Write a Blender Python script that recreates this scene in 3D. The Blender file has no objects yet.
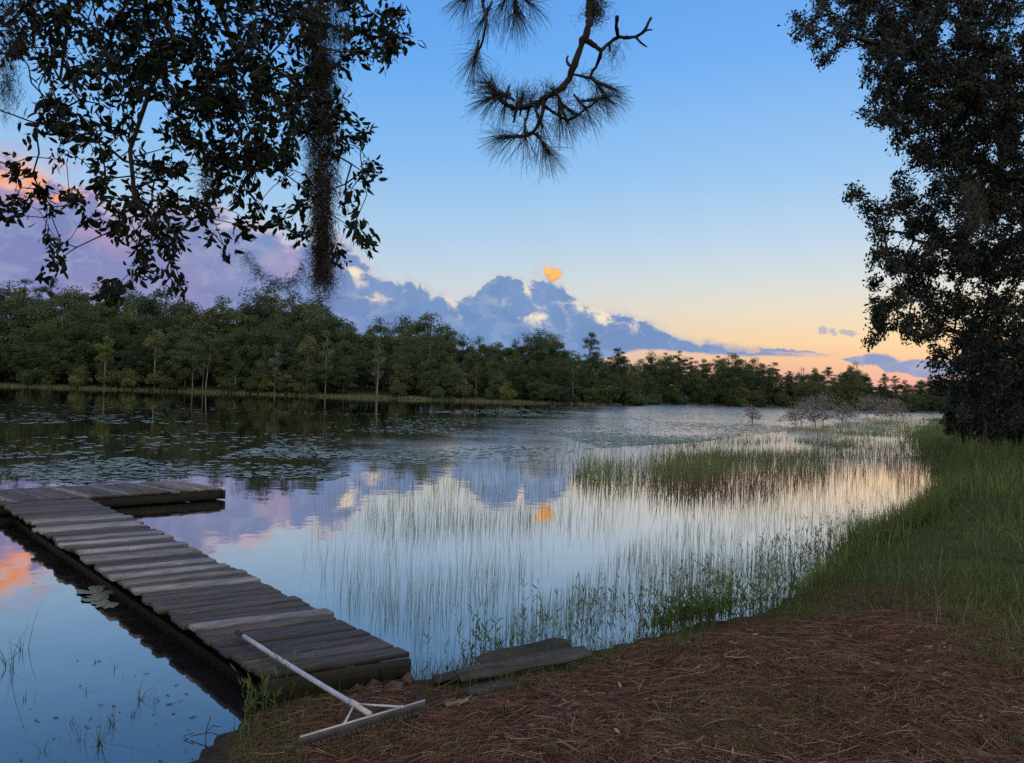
import bpy, math, random
import numpy as np
from mathutils import Matrix, Vector

R = np.random.default_rng(7)
SC = bpy.context.scene
COL = SC.collection
PI = math.pi

# ------------------------------------------------------------------ camera model
F, H = 745.0, 2.0
ROLL, PITCH = math.radians(1.9), math.radians(0.83)
FW = np.array([0, math.cos(PITCH), math.sin(PITCH)])
_r0 = np.array([1.0, 0, 0]); _u0 = np.cross(_r0, FW)
RT = _r0*math.cos(ROLL)+_u0*math.sin(ROLL)
UP = -_r0*math.sin(ROLL)+_u0*math.cos(ROLL)
CAM = np.array([0, 0, H])

def ray(px, py):
    px = np.asarray(px, float)[..., None]; py = np.asarray(py, float)[..., None]
    return RT*(px-512)/F + UP*(381.5-py)/F + FW
def at(px, py, depth):
    return CAM + ray(px, py)*np.asarray(depth, float)[..., None]
def on_plane(px, py, z=0.0):
    v = ray(px, py); t = (np.asarray(z)-H)/v[..., 2]
    return CAM + v*t[..., None]
def horizon(px): return 381.5 + (FW[2]+RT[2]*(px-512)/F)/UP[2]*F
def azel(px, py):
    v = ray(px, py); v = v/np.linalg.norm(v)
    return math.atan2(v[0], v[1]), math.asin(v[2])

# ------------------------------------------------------------------ noise, lake outline, terrain
_tab = np.random.default_rng(3).random((256, 256))
def vnoise(x, y):
    x = np.asarray(x, float); y = np.asarray(y, float)
    xi = np.floor(x).astype(int); yi = np.floor(y).astype(int)
    fx = x-xi; fy = y-yi
    fx = fx*fx*(3-2*fx); fy = fy*fy*(3-2*fy)
    a = _tab[xi & 255, yi & 255]; b = _tab[(xi+1) & 255, yi & 255]
    c = _tab[xi & 255, (yi+1) & 255]; d = _tab[(xi+1) & 255, (yi+1) & 255]
    return (a*(1-fx)+b*fx)*(1-fy)+(c*(1-fx)+d*fx)*fy
def fbm(x, y, o=3):
    s = 0; a = 0.5
    for k in range(o):
        s = s + a*vnoise(x*2**k+17*k, y*2**k+31*k); a *= .5
    return s/(1-.5**o)

NEAR = [(-150, -60), (-40, -14), (-10, -2.5), (-4, 1.5), (-2.3, 3.0), (-1.62, 3.8), (-1.55, 4.5), (-1.1, 4.88), (-.6, 5.14), (0, 5.42),
        (.43, 5.59), (1.14, 6.2), (2.63, 7.3), (4.4, 9.56), (7.43, 13.13), (10.9, 17.97), (15.4, 25.26), (19.0, 32.5),
        (24.2, 42), (32.4, 55), (40, 67.4), (47, 77), (63, 108), (80, 135), (130, 165), (190, 185)]
FAR = [(190, 232), (150, 226), (60, 218), (35, 212), (25, 190), (23.5, 160), (19, 153), (0, 146), (-21, 143), (-60, 145), (-96, 140),
       (-130, 118), (-170, 70), (-180, -20)]
LAKE = np.array(NEAR+FAR, float)

def lake_dist(x, y):
    """signed distance to the shoreline, positive on land"""
    x = np.asarray(x, float); y = np.asarray(y, float)
    best = np.full(x.shape, 1e18); ins = np.zeros(x.shape, bool)
    n = len(LAKE)
    for i in range(n):
        ax, ay = LAKE[i]; bx, by = LAKE[(i+1) % n]
        dx, dy = bx-ax, by-ay
        t = np.clip(((x-ax)*dx+(y-ay)*dy)/(dx*dx+dy*dy), 0, 1)
        best = np.minimum(best, (x-ax-t*dx)**2+(y-ay-t*dy)**2)
        if ay != by:
            ins ^= ((ay > y) != (by > y)) & (x < (bx-ax)*(y-ay)/(by-ay)+ax)
    d = np.sqrt(best)
    return np.where(ins, -d, d)

def ground(x, y):
    x = np.asarray(x, float); y = np.asarray(y, float)
    d = lake_dist(x, y) + (fbm(x*1.3, y*1.3, 2)-.5)*.24
    dl = np.maximum(d, 0); dw = np.maximum(-d, 0)
    land = .02+.13*(1-np.exp(-dl/.8))+.30*(1-np.exp(-dl/4))+np.where(y > 125, .055, .008)*np.minimum(dl, 80)+(fbm(x*1.9+5, y*1.9, 3)-.5)*.14*np.minimum(dl/.7, 1)
    wat = -.02-.5*(1-np.exp(-dw/.9))-.01*np.minimum(dw, 60)
    return np.where(d > 0, land, wat)

# ------------------------------------------------------------------ mesh helpers
class Geo:
    def __init__(self): self.v = []; self.f = []; self.t = []; self.n = 0
    def add(self, v, faces, tint=.5):
        v = np.asarray(v, float).reshape(-1, 3)
        if not isinstance(faces, list): faces = [faces]
        for f in faces:
            self.f.append(np.asarray(f, int)+self.n)
        self.v.append(v)
        self.t.append(np.broadcast_to(np.asarray(tint, float), (len(v),)).copy())
        self.n += len(v); return self
    def mesh(self, name, mat, org=(0, 0, 0), smooth=False):
        me = bpy.data.meshes.new(name)
        v = np.concatenate(self.v)-np.asarray(org, float)
        me.vertices.add(len(v)); me.vertices.foreach_set('co', v.astype(np.float32).ravel())
        loops = np.concatenate([f.ravel() for f in self.f])
        tot = np.concatenate([np.full(len(f), f.shape[1]) for f in self.f])
        me.loops.add(len(loops)); me.loops.foreach_set('vertex_index', loops.astype(np.int32))
        me.polygons.add(len(tot))
        me.polygons.foreach_set('loop_start', (np.cumsum(tot)-tot).astype(np.int32))
        if smooth: me.polygons.foreach_set('use_smooth', np.ones(len(tot), bool))
        a = me.attributes.new('tint', 'FLOAT', 'POINT')
        a.data.foreach_set('value', np.concatenate(self.t).astype(np.float32))
        me.update(calc_edges=True)
        if isinstance(mat, (list, tuple)):
            for m in mat: me.materials.append(m)
        elif mat: me.materials.append(mat)
        return me
    def obj(self, name, mat, parent=None, org=(0, 0, 0), smooth=False):
        o = bpy.data.objects.new(name, self.mesh(name, mat, org, smooth))
        COL.objects.link(o)
        if parent is not None: o.parent = parent
        else: o.location = org
        return o

def unit(v):
    v = np.asarray(v, float); return v/np.maximum(np.linalg.norm(v, axis=-1, keepdims=True), 1e-9)

def ribbons(g, P, W, side, tint=.5):
    """P (N,K,3), W (N,K) half widths, side (N,3)"""
    N, K = P.shape[:2]
    off = W[..., None]*unit(side)[:, None, :]
    V = np.stack([P-off, P+off], 2).reshape(-1, 3)
    b = (np.arange(N)*K*2)[:, None]+(np.arange(K-1)*2)[None]
    f = np.stack([b, b+1, b+3, b+2], -1).reshape(-1, 4)
    t = np.broadcast_to(np.asarray(tint, float).reshape(-1, 1), (N, K*2)).ravel() if np.ndim(tint) < 2 else np.repeat(tint, 2, 1).ravel()
    g.add(V, f, t)

def blades(g, base, h, az, bend, w, tint, K=4):
    N = len(base); t = np.linspace(0, 1, K)
    lean = np.stack([np.cos(az), np.sin(az), 0*az], 1)
    P = base[:, None]+np.array([0, 0, 1.])*(h[:, None]*(t-.25*t*t*np.abs(bend)[:, None]))[..., None]+lean[:, None]*(h*bend)[:, None, None]*(t**2)[None, :, None]
    W = w[:, None]*np.maximum((1-t)**.6, .06)[None]
    sd = R.random(N)*2*PI
    ribbons(g, P, W, np.stack([np.cos(sd), np.sin(sd), 0*sd], 1), tint)

def leaves(g, base, d, L, w, tint, rng=R, curl=.15):
    """lance shaped leaves: eight vertices, folded a little along the midrib"""
    N = len(base); d = unit(d)
    rnd = rng.normal(size=(N, 3)); s = unit(np.cross(d, rnd)); nn = np.cross(s, d)
    L = L[:, None]; w = w[:, None]
    c = lambda t, a, k: base+d*L*t+s*w*a+nn*(w*.35*abs(a)-L*curl*t*t)*k
    V = np.stack([c(0, 0, 1), c(.3, -.8, 1), c(.33, 0, 1), c(.3, .8, 1), c(.68, -.75, 1), c(.7, 0, 1), c(.68, .75, 1), c(1, 0, 1)], 1)
    b = (np.arange(N)*8)[:, None]
    tri = np.concatenate([b+[0, 2, 1], b+[0, 3, 2], b+[4, 5, 7], b+[5, 6, 7]])
    q = np.concatenate([b+[1, 2, 5, 4], b+[2, 3, 6, 5]])
    g.add(V.reshape(-1, 3), [tri, q], np.repeat(tint, 8))

def rhombs(g, base, d, L, w, tint, rng=R):
    N = len(base); d = unit(d); s = unit(np.cross(d, rng.normal(size=(N, 3))))
    L = L[:, None]; w = w[:, None]
    V = np.stack([base-d*L*.5, base+s*w*.5+d*L*.05, base+d*L*.5, base-s*w*.5+d*L*.05], 1)
    g.add(V.reshape(-1, 3), np.arange(N*4).reshape(N, 4), np.repeat(tint, 4))

def edge_tubes(g, A, B, ra, rb, n=5, tint=.5):
    A = np.asarray(A, float); B = np.asarray(B, float); N = len(A)
    d = unit(B-A); ref = np.where(np.abs(d[:, 2:3]) > .9, [[1., 0, 0]], [[0, 0, 1.]])
    s = unit(np.cross(d, ref)); u = np.cross(s, d)
    a = np.arange(n)*2*PI/n
    ring = s[:, None]*np.cos(a)[None, :, None]+u[:, None]*np.sin(a)[None, :, None]
    V = np.concatenate([A[:, None]+ring*np.asarray(ra)[:, None, None], B[:, None]+ring*np.asarray(rb)[:, None, None]], 1)
    b = (np.arange(N)*2*n)[:, None]; k = np.arange(n); k2 = (k+1) % n
    f = np.stack([b+k, b+k2, b+n+k2, b+n+k], -1).reshape(-1, 4)
    g.add(V.reshape(-1, 3), f, tint)

def tube(g, pts, rad, n=8, caps=True, tint=.5):
    pts = np.asarray(pts, float); K = len(pts)
    rad = np.broadcast_to(np.asarray(rad, float), (K,))
    tan = unit(np.gradient(pts, axis=0))
    s = np.cross(tan[0], [0, 0, 1.] if abs(tan[0][2]) < .9 else [1., 0, 0]); s = s/np.linalg.norm(s)
    a = np.arange(n)*2*PI/n; V = []
    for i in range(K):
        s = s-tan[i]*np.dot(s, tan[i]); s = s/np.linalg.norm(s); u = np.cross(tan[i], s)
        V.append(pts[i]+rad[i]*(np.cos(a)[:, None]*s+np.sin(a)[:, None]*u))
    k = np.arange(n); k2 = (k+1) % n
    f = np.concatenate([np.stack([i*n+k, i*n+k2, (i+1)*n+k2, (i+1)*n+k], -1) for i in range(K-1)])
    fs = [f]
    if caps: fs += [k[::-1][None], ((K-1)*n+k)[None]]
    g.add(np.concatenate(V), fs, tint)

def box(g, c, ax, ay, az, hx, hy, hz, tint=.5, bev=0.0, jit=None):
    """box with optional chamfer; ax,ay,az unit axes, half sizes"""
    c = np.asarray(c, float); ax = np.asarray(ax, float); ay = np.asarray(ay, float); az = np.asarray(az, float)
    if bev <= 0:
        q = [(-1, -1, -1), (1, -1, -1), (1, 1, -1), (-1, 1, -1), (-1, -1, 1), (1, -1, 1), (1, 1, 1), (-1, 1, 1)]
        V = [c+ax*hx*i+ay*hy*j+az*hz*k for i, j, k in q]
        f = [(0, 3, 2, 1), (4, 5, 6, 7), (0, 1, 5, 4), (1, 2, 6, 5), (2, 3, 7, 6), (3, 0, 4, 7)]
        g.add(V, np.array(f), tint); return
    # chamfered along the long (x) axis and at the ends
    prof = [(-hy+bev, -hz), (hy-bev, -hz), (hy, -hz+bev), (hy, hz-bev), (hy-bev, hz), (-hy+bev, hz), (-hy, hz-bev), (-hy, -hz+bev)]
    xs = [(-hx, .94), (-hx+bev, 1), (0, 1), (hx-bev, 1), (hx, .94)]
    V = []
    for i, (x, s) in enumerate(xs):
        off = jit[i] if jit is not None else 0
        for y, z in prof: V.append(c+ax*x+ay*(y*s)+az*(z*s+off))
    n = 8; k = np.arange(n); k2 = (k+1) % n
    f = np.concatenate([np.stack([i*n+k, i*n+k2, (i+1)*n+k2, (i+1)*n+k], -1) for i in range(4)])
    g.add(V, [f[:, ::-1], k[None], (4*n+k)[::-1][None]], tint)

def thing(name, loc, label=None, cat=None, group=None):
    o = bpy.data.objects.new(name, None); COL.objects.link(o)
    o.empty_display_size = .2; o.location = loc
    tag(o, label, cat, group); return o
def tag(o, label=None, cat=None, group=None, kind=None):
    for k, v in (('label', label), ('category', cat), ('group', group), ('kind', kind)):
        if v: o[k] = v
    return o
def dup(root, loc, rz=0., sc=(1, 1, 1), label=None, group=None):
    c = root.copy(); COL.objects.link(c); c.location = loc; c.rotation_euler = (0, 0, rz); c.scale = sc
    if label: c['label'] = label
    if group: c['group'] = group
    elif 'group' in c: del c['group']
    for ch in list(root.children):
        k = ch.copy(); COL.objects.link(k); k.parent = c
    return c

# ------------------------------------------------------------------ materials
def lin(c):
    return tuple(((x/255)/12.92 if x/255 <= .04045 else ((x/255+.055)/1.055)**2.4) for x in c)+(1,)

class NT:
    def __init__(self, tree): self.t = tree; self.n = tree.nodes; self.l = tree.links
    def new(self, typ, **kw):
        x = self.n.new(typ)
        for k, v in kw.items(): setattr(x, k, v)
        return x
    def put(self, sock, val):
        if hasattr(val, 'node'): self.l.new(val, sock)
        elif val is not None: sock.default_value = val
    def math(self, op, a, b=None, c=None, clamp=False):
        x = self.new('ShaderNodeMath', operation=op, use_clamp=clamp)
        for i, v in enumerate((a, b, c)):
            if v is not None: self.put(x.inputs[i], v)
        return x.outputs[0]
    def mix(self, f, a, b, blend='MIX'):
        x = self.new('ShaderNodeMix', data_type='RGBA', blend_type=blend)
        self.put(x.inputs[0], f); self.put(x.inputs[6], a); self.put(x.inputs[7], b)
        return x.outputs[2]
    def sstep(self, v, lo, hi, a=0., b=1.):
        x = self.new('ShaderNodeMapRange', interpolation_type='SMOOTHSTEP')
        for i, q in enumerate((v, lo, hi, a, b)): self.put(x.inputs[i], q)
        return x.outputs[0]
    def noise(self, vec, scale, detail=3., rough=.5, dist=0., typ='FBM'):
        x = self.new('ShaderNodeTexNoise')
        if vec is not None: self.put(x.inputs['Vector'], vec)
        x.inputs['Scale'].default_value = scale; x.inputs['Detail'].default_value = detail
        x.inputs['Roughness'].default_value = rough; x.inputs['Distortion'].default_value = dist
        return x.outputs[0]
    def ramp(self, f, stops, interp='LINEAR'):
        x = self.new('ShaderNodeValToRGB'); cr = x.color_ramp; cr.interpolation = interp
        while len(cr.elements) < len(stops): cr.elements.new(.5)
        for e, (p, c) in zip(cr.elements, stops): e.position = p; e.color = c if len(c) == 4 else tuple(c)+(1,)
        self.put(x.inputs[0], f); return x.outputs[0]

def material(name):
    m = bpy.data.materials.new(name); m.use_nodes = True
    t = NT(m.node_tree); b = t.n['Principled BSDF']
    return m, t, b
def attr(t, name='tint'):
    return t.new('ShaderNodeAttribute', attribute_name=name).outputs['Fac']

def tint_mat(name, c0, c1, rough=.7, spec=.2, transl=0., objvar=None, noise=None):
    """colour runs from c0 to c1 with each leaf's own tint; objvar: per-object colour drift"""
    m, t, b = material(name)
    col = t.mix(attr(t), c0+(1,), c1+(1,))
    if objvar:
        oi = t.new('ShaderNodeObjectInfo').outputs['Random']
        col = t.mix(1., col, t.ramp(oi, objvar), 'MULTIPLY')
    if noise:
        tc = t.new('ShaderNodeTexCoord').outputs['Object']
        col = t.mix(1., col, t.ramp(t.noise(tc, noise, 4, .6), [(.3, (.55, .55, .55)), (.7, (1.35, 1.3, 1.25))]), 'MULTIPLY')
    t.put(b.inputs['Base Color'], col)
    b.inputs['Roughness'].default_value = rough
    b.inputs['Specular IOR Level'].default_value = spec
    if transl > 0:
        tr = t.new('ShaderNodeBsdfTranslucent'); t.put(tr.inputs[0], col)
        mx = t.new('ShaderNodeMixShader'); mx.inputs[0].default_value = transl
        t.l.new(b.outputs[0], mx.inputs[1]); t.l.new(tr.outputs[0], mx.inputs[2])
        t.l.new(mx.outputs[0], t.n['Material Output'].inputs[0])
    return m

def bark_mat(name, c0, c1, scale=8.):
    m, t, b = material(name)
    tc = t.new('ShaderNodeTexCoord').outputs['Object']
    mp = t.new('ShaderNodeMapping'); mp.inputs['Scale'].default_value = (1, 1, .25); t.put(mp.inputs[0], tc)
    n = t.noise(mp.outputs[0], scale, 6, .65, .4)
    t.put(b.inputs['Base Color'], t.ramp(n, [(.3, c0), (.7, c1)]))
    b.inputs['Roughness'].default_value = .9; b.inputs['Specular IOR Level'].default_value = .15
    bp = t.new('ShaderNodeBump'); bp.inputs['Strength'].default_value = .7; bp.inputs['Distance'].default_value = .03
    t.put(bp.inputs['Height'], n); t.l.new(bp.outputs[0], b.inputs['Normal'])
    return m

M = {}
VAR = [(0, (.5, .6, .68)), (.25, (.95, .98, .85)), (.45, (.62, .75, .8)), (.65, (1.3, 1.2, .95)), (.82, (.7, .82, .75)), (1, (1.15, 1.12, 1.1))]
M['far_leaf'] = tint_mat('far_foliage', (.058, .080, .044), (.112, .140, .072), .7, .1, .25, VAR)
M['far_pine'] = tint_mat('far_pine_needles', (.042, .058, .038), (.085, .108, .065), .7, .1, .15, VAR)
M['bright_leaf'] = tint_mat('bright_foliage', (.085, .12, .035), (.20, .24, .08), .7, .1, .3)
M['yellow_leaf'] = tint_mat('yellow_foliage', (.10, .115, .045), (.19, .20, .09), .7, .1, .3)
M['grey_leaf'] = tint_mat('moss_grey_foliage', (.075, .092, .068), (.16, .18, .135), .8, .1, .2)
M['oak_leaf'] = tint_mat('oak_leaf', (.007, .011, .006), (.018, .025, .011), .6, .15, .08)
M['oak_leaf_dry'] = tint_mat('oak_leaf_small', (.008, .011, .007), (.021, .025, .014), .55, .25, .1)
M['needle'] = tint_mat('pine_needle', (.014, .020, .012), (.04, .04, .022), .5, .3, .1)
M['moss'] = tint_mat('spanish_moss', (.045, .042, .035), (.11, .10, .085), .95, .05, .1)
M['reed'] = tint_mat('reed', (.15, .18, .09), (.34, .37, .22), .6, .2, .45)
M['sedge'] = tint_mat('sedge', (.085, .10, .07), (.175, .195, .14), .7, .1, .15)
M['dry'] = tint_mat('dry_grass', (.16, .125, .10), (.34, .29, .24), .8, .1, 0)
M['rush'] = tint_mat('brown_rush', (.075, .050, .034), (.19, .135, .095), .7, .15, .2)
M['grass'] = tint_mat('grass', (.048, .074, .020), (.145, .18, .055), .6, .2, .25)
M['marsh'] = tint_mat('marsh_grass', (.085, .12, .040), (.20, .245, .085), .6, .15, .3)
M['shore_weed'] = tint_mat('shore_weed', (.05, .08, .022), (.13, .17, .055), .6, .2, .25)
M['dead_twig'] = tint_mat('dead_twig', (.13, .12, .11), (.25, .23, .215), .9, .05)
M['litter'] = tint_mat('pine_straw', (.068, .029, .019), (.25, .138, .092), .7, .15, 0)
M['pad'] = tint_mat('lily_pad', (.035, .052, .026), (.16, .18, .13), .42, .5, 0)
M['bark'] = bark_mat('oak_bark', (.03, .026, .022), (.085, .075, .065))
M['pine_bark'] = bark_mat('pine_bark', (.014, .011, .010), (.045, .034, .029))
M['pale_bark'] = bark_mat('pale_bark', (.13, .125, .11), (.28, .27, .24), 3.)
M['cone'] = tint_mat('pine_cone', (.035, .024, .018), (.13, .10, .08), .8, .15, 0)

def wood_mat(name, c0, c1, c2):
    m, t, b = material(name)
    tc = t.new('ShaderNodeTexCoord').outputs['UV']
    at_ = attr(t)
    sx = t.new('ShaderNodeCombineXYZ')
    t.put(sx.inputs[2], t.math('MULTIPLY', at_, 37.0))
    ad = t.new('ShaderNodeVectorMath', operation='ADD'); t.put(ad.inputs[0], tc); t.put(ad.inputs[1], sx.outputs[0])
    mp = t.new('ShaderNodeMapping'); mp.inputs['Scale'].default_value = (.7, 14, 1); t.put(mp.inputs[0], ad.outputs[0])
    grain = t.noise(mp.outputs[0], 2.2, 6, .62, .35)
    mp2 = t.new('ShaderNodeMapping'); mp2.inputs['Scale'].default_value = (3, 5, 1); t.put(mp2.inputs[0], ad.outputs[0])
    blot = t.noise(mp2.outputs[0], 1.6, 5, .6)
    base = t.ramp(at_, [(0, c0), (.5, c1), (1, c2)])
    col = t.mix(1., base, t.ramp(grain, [(.28, (.35, .33, .32)), (.5, (.9, .9, .9)), (.72, (1.5, 1.5, 1.5))]), 'MULTIPLY')
    col = t.mix(1., col, t.ramp(blot, [(.3, (.55, .55, .52)), (.7, (1.3, 1.3, 1.32))]), 'MULTIPLY')
    t.put(b.inputs['Base Color'], col)
    t.put(b.inputs['Roughness'], t.ramp(blot, [(.3, (.55,)*3), (.7, (.8,)*3)]))
    b.inputs['Specular IOR Level'].default_value = .3
    bp = t.new('ShaderNodeBump'); bp.inputs['Strength'].default_value = .5; bp.inputs['Distance'].default_value = .004
    t.put(bp.inputs['Height'], grain); t.l.new(bp.outputs[0], b.inputs['Normal'])
    return m
M['deck'] = wood_mat('weathered_deck_wood', (.038, .031, .027), (.078, .065, .058), (.33, .315, .32))
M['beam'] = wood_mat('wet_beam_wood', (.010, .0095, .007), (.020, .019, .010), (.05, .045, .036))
M['rot'] = wood_mat('rotten_grey_wood', (.016, .013, .011), (.034, .029, .026), (.075, .068, .062))

def simple(name, c, rough=.5, metal=0., spec=.4, nscale=None, lo=.7, hi=1.2):
    m, t, b = material(name)
    b.inputs['Base Color'].default_value = c+(1,); b.inputs['Roughness'].default_value = rough
    b.inputs['Metallic'].default_value = metal; b.inputs['Specular IOR Level'].default_value = spec
    if nscale:
        tc = t.new('ShaderNodeTexCoord').outputs['Object']
        n = t.noise(tc, nscale, 5, .65)
        t.put(b.inputs['Base Color'], t.mix(1., c+(1,), t.ramp(n, [(.35, (lo,)*3), (.65, (hi,)*3)]), 'MULTIPLY'))
        bp = t.new('ShaderNodeBump'); bp.inputs['Strength'].default_value = .3; bp.inputs['Distance'].default_value = .005
        t.put(bp.inputs['Height'], n); t.l.new(bp.outputs[0], b.inputs['Normal'])
    return m
M['alu'] = simple('worn_white_aluminium', (.48, .48, .50), .38, .25, .5, 9., .72, 1.1)
M['grip'] = simple('black_rubber_grip', (.03, .03, .032), .7, 0, .3, 30.)
M['rake_head'] = simple('dull_rake_metal', (.10, .092, .085), .6, .2, .3, 14., .55, 1.25)
M['clod'] = simple('muddy_root_stone', (.075, .062, .052), .95, 0, .1, 14., .5, 1.5)
M['chip'] = simple('pale_bark_chip', (.24, .17, .12), .9, 0, .1, 18., .6, 1.3)

# ground: pine straw and soil, greener and wetter by the water
m, t, b = material('bank_ground')
tc = t.new('ShaderNodeTexCoord').outputs['Object']
n1 = t.noise(tc, .8, 5, .6); n2 = t.noise(tc, 14., 6, .7, .6); n3 = t.noise(tc, 60., 4, .7)
straw = t.ramp(n2, [(.3, (.022, .011, .008)), (.5, (.060, .028, .019)), (.7, (.125, .065, .046))])
soil = t.ramp(n2, [(.3, (.020, .016, .011)), (.7, (.070, .055, .038))])
moss = t.ramp(n3, [(.35, (.02, .028, .010)), (.65, (.06, .075, .028))])
k = t.math('ADD', attr(t), t.math('MULTIPLY', t.math('SUBTRACT', n1, .5), .7))
col = t.mix(t.sstep(k, .18, .34), soil, straw)
col = t.mix(t.sstep(k, .55, .75), col, moss)
t.put(b.inputs['Base Color'], col); b.inputs['Roughness'].default_value = .95; b.inputs['Specular IOR Level'].default_value = .1
bp = t.new('ShaderNodeBump'); bp.inputs['Strength'].default_value = .9; bp.inputs['Distance'].default_value = .03
t.put(bp.inputs['Height'], t.math('ADD', n2, t.math('MULTIPLY', n3, .5))); t.l.new(bp.outputs[0], b.inputs['Normal'])
M['ground'] = m

# water: dark body under a still, strongly reflecting surface
m, t, b = material('still_lake_water')
t.n.remove(b)
tc = t.new('ShaderNodeTexCoord').outputs['Object']
na = t.noise(tc, .55, 3, .5); nb = t.noise(tc, 3.1, 3, .5)
bp = t.new('ShaderNodeBump'); bp.inputs['Strength'].default_value = .10; bp.inputs['Distance'].default_value = .05
sp = t.new('ShaderNodeSeparateXYZ'); t.put(sp.inputs[0], tc)
# a light breeze ruffles the far middle of the lake
wob = t.math('MULTIPLY', t.math('SUBTRACT', t.noise(tc, .07, 4, .6), .5), 26.)
ruf = t.math('MULTIPLY', t.sstep(t.math('ADD', sp.outputs[1], wob), 15., 27.), t.sstep(t.math('ADD', t.math('ADD', t.math('SUBTRACT', sp.outputs[0], t.math('MULTIPLY', sp.outputs[1], .17)), 9.), wob), -9., 9.))
nf = t.noise(tc, 5., 3, .6)
hsum = t.math('ADD', t.math('ADD', na, t.math('MULTIPLY', nb, .25)), t.math('MULTIPLY', t.math('MULTIPLY', nf, ruf), 1.6))
t.put(bp.inputs['Height'], hsum)
lw = t.new('ShaderNodeLayerWeight'); t.l.new(bp.outputs[0], lw.inputs['Normal'])
fac = t.ramp(lw.outputs['Facing'], [(0, (.04,)*3), (.45, (.155,)*3), (.62, (.33,)*3), (.8, (.74,)*3), (.93, (.94,)*3)])
df = t.new('ShaderNodeBsdfDiffuse'); df.inputs[0].default_value = (.010, .012, .014, 1)
gl = t.new('ShaderNodeBsdfGlossy'); t.put(gl.inputs['Roughness'], t.math('ADD', t.math('MULTIPLY', ruf, .16), .015)); gl.inputs[0].default_value = (1, .93, .90, 1)
t.l.new(bp.outputs[0], gl.inputs['Normal'])
mx = t.new('ShaderNodeMixShader'); t.put(mx.inputs[0], fac)
t.l.new(df.outputs[0], mx.inputs[1]); t.l.new(gl.outputs[0], mx.inputs[2])
t.l.new(mx.outputs[0], t.n['Material Output'].inputs[0])
M['water'] = m

# ------------------------------------------------------------------ ground and water
rr = np.concatenate([[0.0], .35*(1100/.35)**(np.arange(250)/249)])
aa = np.arange(420)*2*PI/420
RR, AA = np.meshgrid(rr[1:], aa, indexing='ij')
X = np.concatenate([[0], (RR*np.sin(AA)).ravel()]); Y = np.concatenate([[0], (RR*np.cos(AA)).ravel()])
Z = ground(X, Y); D = lake_dist(X, Y)
nA = 420; nR = 250
i, j = np.meshgrid(np.arange(nR-1), np.arange(nA), indexing='ij')
q = np.stack([1+i*nA+j, 1+(i+1)*nA+j, 1+(i+1)*nA+(j+1) % nA, 1+i*nA+(j+1) % nA], -1).reshape(-1, 4)[:, ::-1]
jj = np.arange(nA)
tri = np.stack([0*jj, 1+(jj+1) % nA, 1+jj], -1)
def grassy(x, y):
    """0 bare pine straw .. 1 thick grass"""
    d = lake_dist(x, y)
    g = np.clip((np.hypot(x, y)-7.6)/2.2, 0, 1)*np.clip((x-.35*y+1.2)/1.5+.6, 0, 1)
    g = np.maximum(g, np.clip((y-8.5)/3, 0, 1))
    return np.clip(g, 0, 1)
zone = np.where(Y > 8.5, .85, np.where(D < .3, .12, .45)+.45*grassy(X, Y)*(D > .1))
g = Geo(); g.add(np.stack([X, Y, Z], 1), [q, tri], zone)
tag(g.obj('ground', M['ground'], smooth=True), kind='structure')
g = Geo(); S = 1000.
g.add([(-S, -S, 0), (S, -S, 0), (S, S, 0), (-S, S, 0)], np.array([[0, 1, 2, 3]]))
tag(g.obj('water', M['water']), kind='structure')

# ------------------------------------------------------------------ the wooden dock
DZ = .19
def uvproj(o, ax, ay):
    """planar UVs along the boards, in metres"""
    me = o.data; uv = me.uv_layers.new(name='UVMap')
    co = np.empty(len(me.vertices)*3, np.float32); me.vertices.foreach_get('co', co); co = co.reshape(-1, 3)
    li = np.empty(len(me.loops), np.int32); me.loops.foreach_get('vertex_index', li)
    c = co[li]
    uv.data.foreach_set('uv', np.stack([c@np.asarray(ax), c@np.asarray(ay)+c[:, 2]], 1).astype(np.float32).ravel())

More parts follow.
